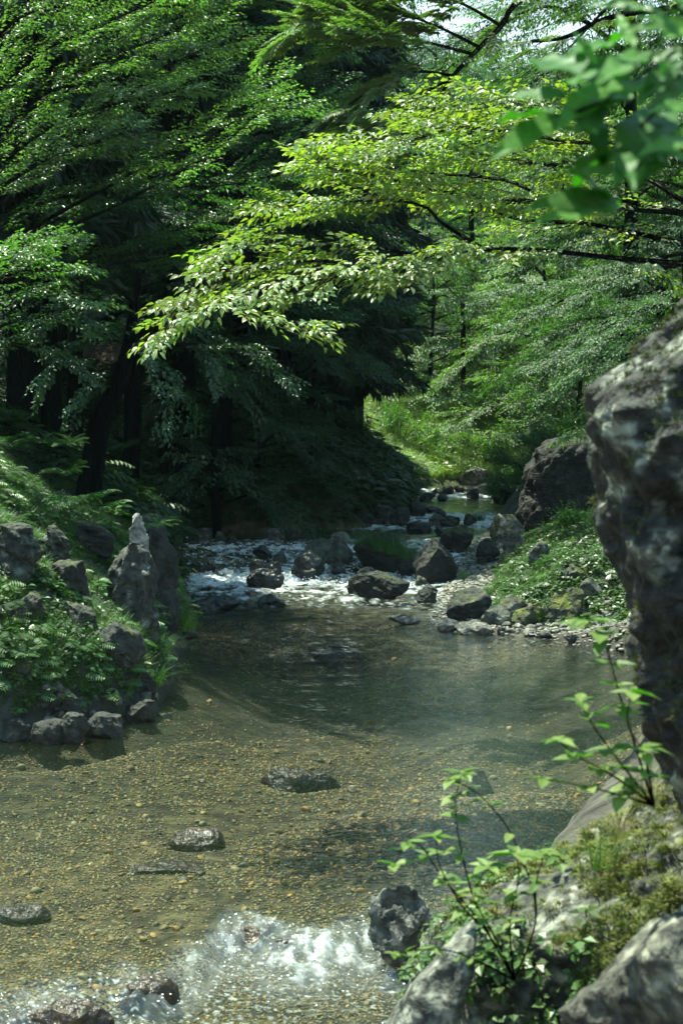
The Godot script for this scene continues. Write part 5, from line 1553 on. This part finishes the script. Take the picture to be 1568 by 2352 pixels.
	tag(mesh_node("wooden_post", st.commit(), M.bark), "weathered wooden pole standing on the crest of the far bank", "pole")
	st = begin()
	f0 = W(1207, 975, 57.0)
	tube(st, PackedVector3Array([f0 - Vector3(0, 0.3, 0), f0 + Vector3(0, 4.0, 0)]), PackedFloat32Array([0.05, 0.05]), 8, Color(0.3, 0.32, 0.32))
	tag(mesh_node("metal_pole", st.commit(), M.pebbles), "thin grey metal pole right of the weathered wooden one", "pole")

	# the wood that covers the slopes farther back
	rng.seed = 700
	var xf := [[], []]
	var col := [[], []]
	for i in 900:
		var d := ru(66.0, 165.0)
		var x := ru(-0.3, 0.31) * d
		if d < 88.0 and x > -3.0 and x < 20.0: continue
		var g := ground_at(x, d)
		var h := ru(7.0, 12.0)
		var cc := Color(0.05, 0.115, 0.045).lerp(Color(0.085, 0.155, 0.06), rng.randf())
		for k in 70:
			var a := ru(0, TAU)
			var e := acos(ru(-0.5, 1.0))
			var rr := pow(rng.randf(), 0.4)
			var off := Vector3(cos(a) * sin(e) * h * 0.34, cos(e) * h * 0.45, sin(a) * sin(e) * h * 0.34) * rr
			xf[k % 2].append(Transform3D(facing(Vector3(off.x, ru(-1.5, 1.0), off.z) + Vector3(0.01, 0, 0), Vector3.UP).scaled(Vector3.ONE * ru(2.2, 3.6)), g + Vector3(0, h * 0.55, 0) + off))
			col[k % 2].append(tint(cc, 0.2))
	root = thing("forest", Vector3.ZERO, "distant green wood covering the valley slopes behind the far bank", "forest")
	root.set_meta("kind", "stuff")
	for k in 2: multi("tree_crowns", twigs[2 + k], M.leaf, xf[k], col[k], root)

# ------------------------------------------------------------------ close in front, out of focus
func clothe(o: MeshInstance3D, called: String, label: String, kinds: Array, mat: Material, n: int, least_up: float, s0: float, s1: float, colors: Array, seed_: int, where = null) -> void:
	rng.seed = seed_
	var a := o.mesh.surface_get_arrays(0)
	var v: PackedVector3Array = a[Mesh.ARRAY_VERTEX]
	var nn: PackedVector3Array = a[Mesh.ARRAY_NORMAL]
	var idx := PackedInt32Array()
	if a[Mesh.ARRAY_INDEX] != null: idx = a[Mesh.ARRAY_INDEX]
	var tris := (idx.size() if idx.size() else v.size()) / 3
	var xf := []
	var col := []
	for k in kinds.size():
		xf.append([])
		col.append([])
	var tries := 0
	while tries < n * 6 and xf[0].size() * kinds.size() < n:
		tries += 1
		var t := rng.randi() % tris
		var i := [t * 3, t * 3 + 1, t * 3 + 2]
		if idx.size(): i = [idx[t * 3], idx[t * 3 + 1], idx[t * 3 + 2]]
		var nor: Vector3 = o.transform.basis * nn[i[0]]
		if nor.y < least_up: continue
		var f := rng.randf()
		var g := rng.randf() * (1.0 - f)
		var p: Vector3 = o.transform * (v[i[0]] * (1.0 - f - g) + v[i[1]] * f + v[i[2]] * g)
		var patch := broad.get_noise_3dv(p * 120.0)
		if patch < -0.05 and rng.randf() < 0.85: continue
		if where != null and not where.call(p): continue
		var k := rng.randi() % kinds.size()
		var az := ru(0, TAU)
		xf[k].append(Transform3D(facing(Vector3(cos(az), 0, sin(az)), nor.lerp(Vector3.UP, 0.35)).scaled(Vector3.ONE * ru(s0, s1)), p))
		col[k].append(tint(colors[rng.randi() % colors.size()], 0.25))
	var root := thing(called, Vector3.ZERO, label, called.replace("_", " "))
	root.set_meta("kind", "stuff")
	for k in kinds.size():
		if xf[k].size(): multi(called + "_patch", kinds[k], mat, xf[k], col[k], root)

func sprig(root: Node3D, pts: Array, r: float, wood: Color, leaves: Array, shapes: Array, mats: Array) -> void:
	var st := begin()
	var path := smooth_path(pts, 0.03)
	var radii := PackedFloat32Array()
	for i in path.size(): radii.append(lerpf(r, r * 0.35, float(i) / path.size()))
	tube(st, path, radii, 6, wood)
	mesh_node("stem", st.commit(), M.pebbles, root).position = -root.position
	for l in leaves:                         # [fraction along the stem, how many, size]
		for k in l[1] + 2:
			var at := path[clampi(int((l[0] + ru(-0.04, 0.04)) * path.size()), 0, path.size() - 1)]
			var a: float = TAU * k / l[1] + ru(-0.5, 0.5)
			var o := mesh_node("leaf", shapes[rng.randi() % shapes.size()], mats[rng.randi() % mats.size()], root)
			o.transform = Transform3D(facing(Vector3(cos(a), ru(-0.25, 0.35), sin(a)), Vector3(ru(-0.3, 0.3), 1, ru(-0.3, 0.3))).scaled(Vector3.ONE * l[2] * ru(0.65, 1.25)), at - root.position)

func unit_leaf(w: float, fold: float, droop: float) -> ArrayMesh:
	var st := begin()
	leaf(st, Transform3D(), 1.0, w, fold, droop, Color(1, 1, 1))
	return st.commit()

func big_leaf(w: float, fold: float, droop: float) -> ArrayMesh:   # finer outline, for leaves near the lens
	var st := begin()
	var n := 10
	for s in [1.0, -1.0]:
		for i in n:
			var q := []
			for j in [i, i + 1]:
				var t := float(j) / n
				var ww := w * pow(sin(PI * pow(t, 0.8)), 0.8) * (1.0 - 0.25 * t)
				q.append(Vector3(t, -droop * t * t, 0))
				q.append(Vector3(t - 0.06 * ww, -droop * t * t + fold * ww + 0.02 * sin(t * 17.0), ww * s))
			for k in [[0, 1, 2], [2, 1, 3]]:
				var shade := (1.0 if i % 2 else 0.78) if k[0] == 2 else 1.25
				var cc := Color(shade, shade, shade)
				if s > 0: tri(st, q[k[0]], q[k[1]], q[k[2]], cc)
				else: tri(st, q[k[0]], q[k[2]], q[k[1]], cc)
	return st.commit()

func build_front() -> void:
	var k := 3.8 / F
	var rows := []
	for q in [[2100, 1640, 2100], [1960, 1570, 2080], [1850, 1535, 2080], [1740, 1492, 2080], [1600, 1455, 2080], [1430, 1420, 2070], [1280, 1402, 2050], [1150, 1386, 2040], [1060, 1350, 2020], [1000, 1336, 2000], [920, 1350, 1980], [830, 1412, 1940], [755, 1475, 1900], [675, 1535, 1850], [610, 1590, 1820], [530, 1650, 1800]]:
		rows.append([(1300.0 - q[0]) * k, (q[1] - 1700.0) * k, (q[2] - 1700.0) * k])
	var big := mesh_node("boulder", crag_mesh(61, rows, 0.36, 120, Color(0.032, 0.035, 0.03), {"lay": Vector3(1, 0.25, 0.5), "strata": 0.03, "rough": 0.045, "freq": 7.0, "n": 130, "blotch": 14.0, "pale": Color(0.42, 0.44, 0.38), "from": 0.04, "moss": 0.3, "moss_col": Color(0.07, 0.085, 0.02)}), M.near_rock)
	big.position = W(1700, 1300, 3.95)
	tag(big, "tall overhanging boulder with lichen blotches at the right edge", "boulder")
	k = 4.4 / F
	rows = []
	for q in [[3400, 700, 2300], [3000, 740, 2250], [2600, 810, 2200], [2352, 892, 2150], [2250, 935, 2100], [2150, 985, 2050], [2070, 1050, 2000], [2010, 1180, 1950], [1950, 1310, 1900], [1860, 1420, 1850], [1790, 1480, 1760], [1740, 1540, 1680]]:
		rows.append([(2352.0 - q[0]) * k, (q[1] - 1400.0) * k, (q[2] - 1400.0) * k])
	var low := mesh_node("rock_outcrop", crag_mesh(67, rows, 0.5, 120, Color(0.1, 0.1, 0.085), {"lay": Vector3(0.8, -0.55, 0.3), "strata": 0.03, "rough": 0.05, "freq": 5.0, "n": 130, "blotch": 18.0, "pale": Color(0.42, 0.41, 0.36), "moss": 0.5, "moss_col": Color(0.14, 0.155, 0.03)}), M.near_rock)
	low.position = W(1400, 2352, 4.75)
	tag(low, "mossy rock outcrop with small plants at the lower right", "rock")
	var slab := mesh_node("rock_slab", rock_mesh(71, Vector3(0.46, 0.62, 0.3), 48, Color(0.12, 0.117, 0.095), {"lay": Vector3(0.86, -0.5, 0.1), "strata": 0.07, "rough": 0.1, "cuts": 10, "pale": Color(0.42, 0.4, 0.33)}), M.near_rock)
	slab.position = W(1720, 2370, 3.4)
	slab.rotation = Vector3(0.1, 0.2, -0.5)
	tag(slab, "pale grey bare slab in the lower right corner, sun-flecked", "rock")
	var pale := mesh_node("rock_slab", rock_mesh(73, Vector3(0.1, 0.3, 0.2), 26, Color(0.26, 0.26, 0.235), {"lay": Vector3(1, -0.3, 0.1), "strata": 0.05, "rough": 0.08, "cuts": 7, "pale": Color(0.5, 0.5, 0.46)}), M.near_rock)
	pale.position = W(975, 2330, 4.2)
	pale.rotation.z = -0.45
	tag(pale, "narrow white sunlit slab at left edge of the mossy outcrop", "rock")

	var cushion := grass_mesh(81, 26, 0.022, 0.03, 0.0035, 0.9)
	clothe(low, "moss", "yellow-green moss cushions along top of the front outcrop", [cushion], M.moss, 4200, 0.35, 0.6, 1.5, [Color(0.15, 0.18, 0.03), Color(0.11, 0.14, 0.03), Color(0.19, 0.19, 0.05)], 82, func(p): return p.y > 1.25 + 0.5 * broad.get_noise_3dv(p * 60.0))
	clothe(low, "ground_plants", "small leaves and sprouts growing over the front outcrop", [plant_mesh(83, 6, 0.04, 0.032, 0.011), plant_mesh(84, 5, 0.06, 0.04, 0.016)], M.leaf, 800, 0.05, 0.6, 1.2, [Color(0.09, 0.18, 0.045), Color(0.13, 0.22, 0.06)], 85, func(p): return p.x < 0.72)
	clothe(big, "lichen_moss", "dark moss cushions on the tall overhanging boulder", [cushion], M.moss, 1500, 0.1, 0.5, 1.1, [Color(0.06, 0.08, 0.02), Color(0.09, 0.1, 0.03)], 86)
	M.straw = M.grass.duplicate()
	M.straw.albedo_color = Color(0.3, 0.24, 0.14).linear_to_srgb()
	for q in [[1480, 1850, 3.95, 0.45, "dry straw-coloured grass hanging under the tall boulder"], [1420, 1930, 4.05, 0.35, "dry grass tuft between the moss and the tall boulder"]]:
		var o := mesh_node("dry_grass", grass_mesh(int(q[0]), 70, 0.4, 0.16, 0.006, 1.3), M.straw)
		o.position = W(q[0], q[1], q[2])
		o.scale = Vector3.ONE * q[3]
		tag(o, q[4], "grass tuft", "dry grass under the boulder")
	var gm: StandardMaterial3D = M.grass.duplicate()
	gm.albedo_color = Color(0.1, 0.19, 0.05).linear_to_srgb()
	var g := mesh_node("grass_tuft", grass_mesh(88, 40, 0.3, 0.2, 0.005, 1.0), gm)
	g.position = W(1370, 1990, 4.1)
	g.scale = Vector3.ONE * 0.6
	tag(g, "thin green grass on the crest of the mossy front outcrop", "grass tuft")

	# shrub on the outcrop and the sapling before the boulder
	var shapes := [unit_leaf(0.24, 0.25, 0.12), unit_leaf(0.3, 0.15, 0.25), unit_leaf(0.2, 0.35, 0.05)]
	var greens := []
	for c in [Color(0.16, 0.24, 0.06), Color(0.22, 0.29, 0.085), Color(0.11, 0.19, 0.05)]:
		var m: StandardMaterial3D = M.near_leaf.duplicate()
		m.albedo_color = c.linear_to_srgb()
		greens.append(m)
	rng.seed = 90
	var foot := W(1180, 2250, 4.05)
	var shrub := thing("shrub", foot, "wiry shrub with small pale leaves growing on the front outcrop", "shrub")
	var brown := Color(0.1, 0.065, 0.05)
	for q in [[[[1180, 2250, 4.05], [1110, 2130, 4.0], [1020, 2020, 3.95], [950, 1930, 3.9], [905, 1985, 3.85]], [[0.55, 2, 0.045], [0.75, 3, 0.05], [0.88, 4, 0.05], [1.0, 4, 0.05]]], [[[1180, 2250, 4.05], [1100, 2100, 4.1], [1060, 1960, 4.1], [1045, 1850, 4.1], [1060, 1775, 4.1]], [[0.45, 2, 0.045], [0.62, 3, 0.05], [0.8, 4, 0.055], [0.9, 3, 0.05], [1.0, 5, 0.055]]], [[[1180, 2250, 4.05], [1170, 2120, 3.95], [1190, 2020, 3.9], [1185, 1960, 3.9]], [[0.5, 3, 0.045], [0.75, 3, 0.055], [1.0, 7, 0.07]]], [[[1180, 2250, 4.05], [1230, 2100, 4.0], [1180, 1930, 4.05], [1110, 1835, 4.1], [1040, 1790, 4.15]], [[0.4, 2, 0.04], [0.6, 3, 0.045], [0.78, 3, 0.05], [0.9, 3, 0.045], [1.0, 6, 0.05]]], [[[1180, 2250, 4.05], [1140, 2160, 3.95], [1090, 2060, 3.9], [1120, 1990, 3.9]], [[0.3, 4, 0.045], [0.6, 4, 0.05], [0.8, 4, 0.05], [1.0, 6, 0.055]]], [[[1180, 2250, 4.05], [1080, 2200, 3.9], [1000, 2180, 3.85], [905, 2190, 3.8]], [[0.5, 3, 0.045], [0.75, 2, 0.04], [1.0, 4, 0.04]]], [[[1230, 2100, 4.0], [1230, 2030, 3.95], [1250, 1960, 3.95]], [[0.5, 3, 0.045], [1.0, 5, 0.055]]], [[[1110, 2130, 4.0], [1060, 2080, 3.85], [1010, 1990, 3.8], [1000, 1920, 3.8]], [[0.4, 3, 0.045], [0.7, 3, 0.05], [1.0, 5, 0.05]]]]:
		sprig(shrub, P(q[0]), 0.0035, brown, q[1], shapes, greens)
	foot = W(1500, 1850, 3.5)
	var sapling := thing("sapling", foot, "bright green sapling standing before the tall boulder's left edge", "sapling")
	for q in [[[[1500, 1850, 3.5], [1460, 1720, 3.45], [1420, 1590, 3.42], [1385, 1470, 3.4], [1345, 1425, 3.4]], [[0.3, 2, 0.05], [0.5, 3, 0.06], [0.66, 3, 0.055], [0.78, 2, 0.05], [0.9, 4, 0.07], [1.0, 3, 0.06]]], [[[1500, 1850, 3.5], [1430, 1760, 3.4], [1370, 1680, 3.35], [1330, 1610, 3.35]], [[0.4, 4, 0.06], [0.65, 4, 0.06], [0.85, 3, 0.05], [1.0, 4, 0.05]]], [[[1500, 1850, 3.5], [1420, 1790, 3.4], [1330, 1740, 3.35], [1280, 1700, 3.3]], [[0.35, 4, 0.055], [0.6, 4, 0.06], [0.8, 4, 0.06], [1.0, 5, 0.055]]], [[[1500, 1850, 3.5], [1480, 1740, 3.3], [1440, 1660, 3.25], [1450, 1590, 3.25]], [[0.4, 4, 0.055], [0.7, 4, 0.06], [1.0, 4, 0.055]]], [[[1500, 1850, 3.5], [1400, 1820, 3.35], [1310, 1800, 3.3], [1250, 1790, 3.3]], [[0.4, 4, 0.05], [0.7, 4, 0.05], [1.0, 4, 0.045]]]]:
		sprig(sapling, P(q[0]), 0.0035, Color(0.16, 0.11, 0.08), q[1], shapes, greens)

	# large dark leaves hanging in from the upper right, very near
	rng.seed = 95
	foot = W(1720, 90, 2.0)
	var bough_ := thing("leafy_branch", foot, "large glossy dark leaves hanging close in front at upper right", "branch")
	var st := begin()
	for q in [[[1760, 40], [1600, 90], [1480, 165], [1380, 235], [1280, 268]], [[1600, 90], [1520, 240], [1440, 330], [1420, 460]], [[1700, 60], [1560, 20], [1450, 90]]]:
		var path := smooth_path(q.map(func(p): return W(p[0], p[1], 2.02)), 0.04)
		var radii := PackedFloat32Array()
		for i in path.size(): radii.append(lerpf(0.004, 0.0018, float(i) / path.size()))
		tube(st, path, radii, 6, Color(0.07, 0.1, 0.03))
	mesh_node("stem", st.commit(), M.pebbles, bough_).position = -foot
	var forms := [big_leaf(0.13, 0.14, 0.12), big_leaf(0.15, 0.1, 0.25), big_leaf(0.12, 0.22, 0.06)]
	var darks := []
	for c in [Color(0.075, 0.19, 0.04), Color(0.11, 0.26, 0.05), Color(0.15, 0.33, 0.06)]:
		var m: StandardMaterial3D = M.near_leaf.duplicate()
		m.albedo_color = c.linear_to_srgb()
		darks.append(m)
	for q in [[1590, 118, 1410, 140, 0], [1462, 168, 1290, 150, 1], [1330, 172, 1228, 92, 0], [1300, 228, 1160, 180, 0], [1282, 268, 1148, 332, 1], [1268, 258, 1150, 262, 0], [1448, 172, 1325, 218, 2], [1375, 306, 1286, 288, 2], [1432, 335, 1458, 410, 0], [1432, 345, 1318, 345, 0], [1412, 282, 1490, 368, 0], [1430, 395, 1292, 385, 1], [1300, 392, 1428, 452, 1], [1418, 458, 1250, 434, 0], [1425, 472, 1248, 492, 1], [1368, 150, 1328, 66, 1], [1455, 110, 1420, 24, 2], [1500, 26, 1345, 2, 0], [1590, 250, 1520, 222, 2], [1590, 296, 1512, 318, 2], [1445, 236, 1380, 196, 2], [1580, 60, 1480, 20, 1], [1600, 180, 1500, 230, 0], [1560, 20, 1640, -60, 1], [1510, 140, 1570, 220, 0], [1480, 240, 1560, 330, 0], [1520, 90, 1600, 40, 2], [1380, 240, 1330, 290, 0], [1540, 60, 1430, 60, 1], [1500, 190, 1390, 200, 1], [1560, 140, 1470, 220, 0], [1460, 300, 1540, 380, 1], [1600, 330, 1500, 300, 1], [1620, 100, 1540, 10, 0], [1420, 130, 1340, 150, 0], [1470, 60, 1400, 90, 1], [1350, 250, 1400, 330, 0], [1570, 200, 1470, 150, 2], [1440, 10, 1360, -40, 1], [1520, 260, 1440, 300, 0], [1480, 120, 1380, 170, 1], [1530, 300, 1470, 410, 0], [1390, 200, 1300, 250, 2], [1560, 90, 1500, -10, 0], [1450, 200, 1350, 260, 0], [1420, 340, 1480, 430, 0], [1400, 100, 1310, 110, 1], [1590, 380, 1520, 330, 0]]:
		var a := W(q[0], q[1], 2.02 + ru(-0.12, 0.12))
		var b := W(q[2], q[3], 2.02 + ru(-0.16, 0.16))
		var o := mesh_node("leaf", forms[rng.randi() % 3], darks[q[4]], bough_)
		o.transform = Transform3D(facing(b - a, Vector3(ru(-0.4, 0.4), 0.75, 1.0)).scaled(Vector3.ONE * (b - a).length() * 1.08), a - foot)

# ------------------------------------------------------------------ the scene
func _ready() -> void:
	cam = Camera3D.new()
	cam.name = "camera"
	add_child(cam)
	var lens_ := CameraAttributesPhysical.new()
	lens_.frustum_focal_length = 50.82
	lens_.frustum_focus_distance = 16.0
	lens_.frustum_near = 0.1
	lens_.frustum_far = 600.0
	lens_.exposure_aperture = 5.6
	cam.attributes = lens_
	cam.fov = 38.0
	cam.near = 0.1
	cam.far = 600.0
	cam.position = Vector3(0, 3, 0)
	cam.rotation.x = -atan(226.0 / F)
	cam.current = true
	camxf = Transform3D(Basis(Vector3.RIGHT, cam.rotation.x), cam.position)
	var we := WorldEnvironment.new()
	we.name = "world"
	var e := Environment.new()
	e.background_mode = Environment.BG_SKY
	var sm := ProceduralSkyMaterial.new()
	sm.sky_top_color = Color(0.42, 0.64, 0.78)
	sm.sky_horizon_color = Color(0.93, 0.97, 0.99)
	sm.sky_curve = 0.3
	sm.ground_horizon_color = Color(0.3, 0.35, 0.3)
	sm.ground_bottom_color = Color(0.1, 0.12, 0.1)
	e.sky = Sky.new()
	e.sky.sky_material = sm
	e.tonemap_mode = Environment.TONE_MAPPER_LINEAR
	e.tonemap_exposure = 2.6
	e.sdfgi_enabled = true
	e.ssao_enabled = true
	e.ssil_enabled = true
	e.fog_enabled = true
	e.fog_density = 0.00015
	e.fog_light_color = Color(0.75, 0.9, 0.88)
	e.background_energy_multiplier = 0.8
	we.environment = e
	add_child(we)
	var sun := DirectionalLight3D.new()
	sun.name = "sun"
	sun.light_energy = 1.6
	sun.light_color = Color(0.97, 1.0, 0.9)
	sun.light_angular_distance = 0.5
	sun.shadow_enabled = true
	add_child(sun)
	var az := deg_to_rad(40.0)     # to the left of straight ahead
	var el := deg_to_rad(67.0)
	var to := Vector3(-sin(az) * cos(el), sin(el), -cos(az) * cos(el))
	sun.look_at_from_position(to * 50.0, Vector3.ZERO)

	for n in [fine, broad, ridge]: n.noise_type = FastNoiseLite.TYPE_SIMPLEX_SMOOTH
	fine.frequency = 0.05
	fine.fractal_octaves = 4
	broad.frequency = 0.03
	broad.seed = 5
	broad.fractal_octaves = 3
	ridge.frequency = 0.03
	ridge.seed = 9
	ridge.fractal_octaves = 4
	make_materials()
	build_land()
	build_water()
	build_pebbles()
	build_stones()
	build_trees()
	build_small_plants()
	build_front()
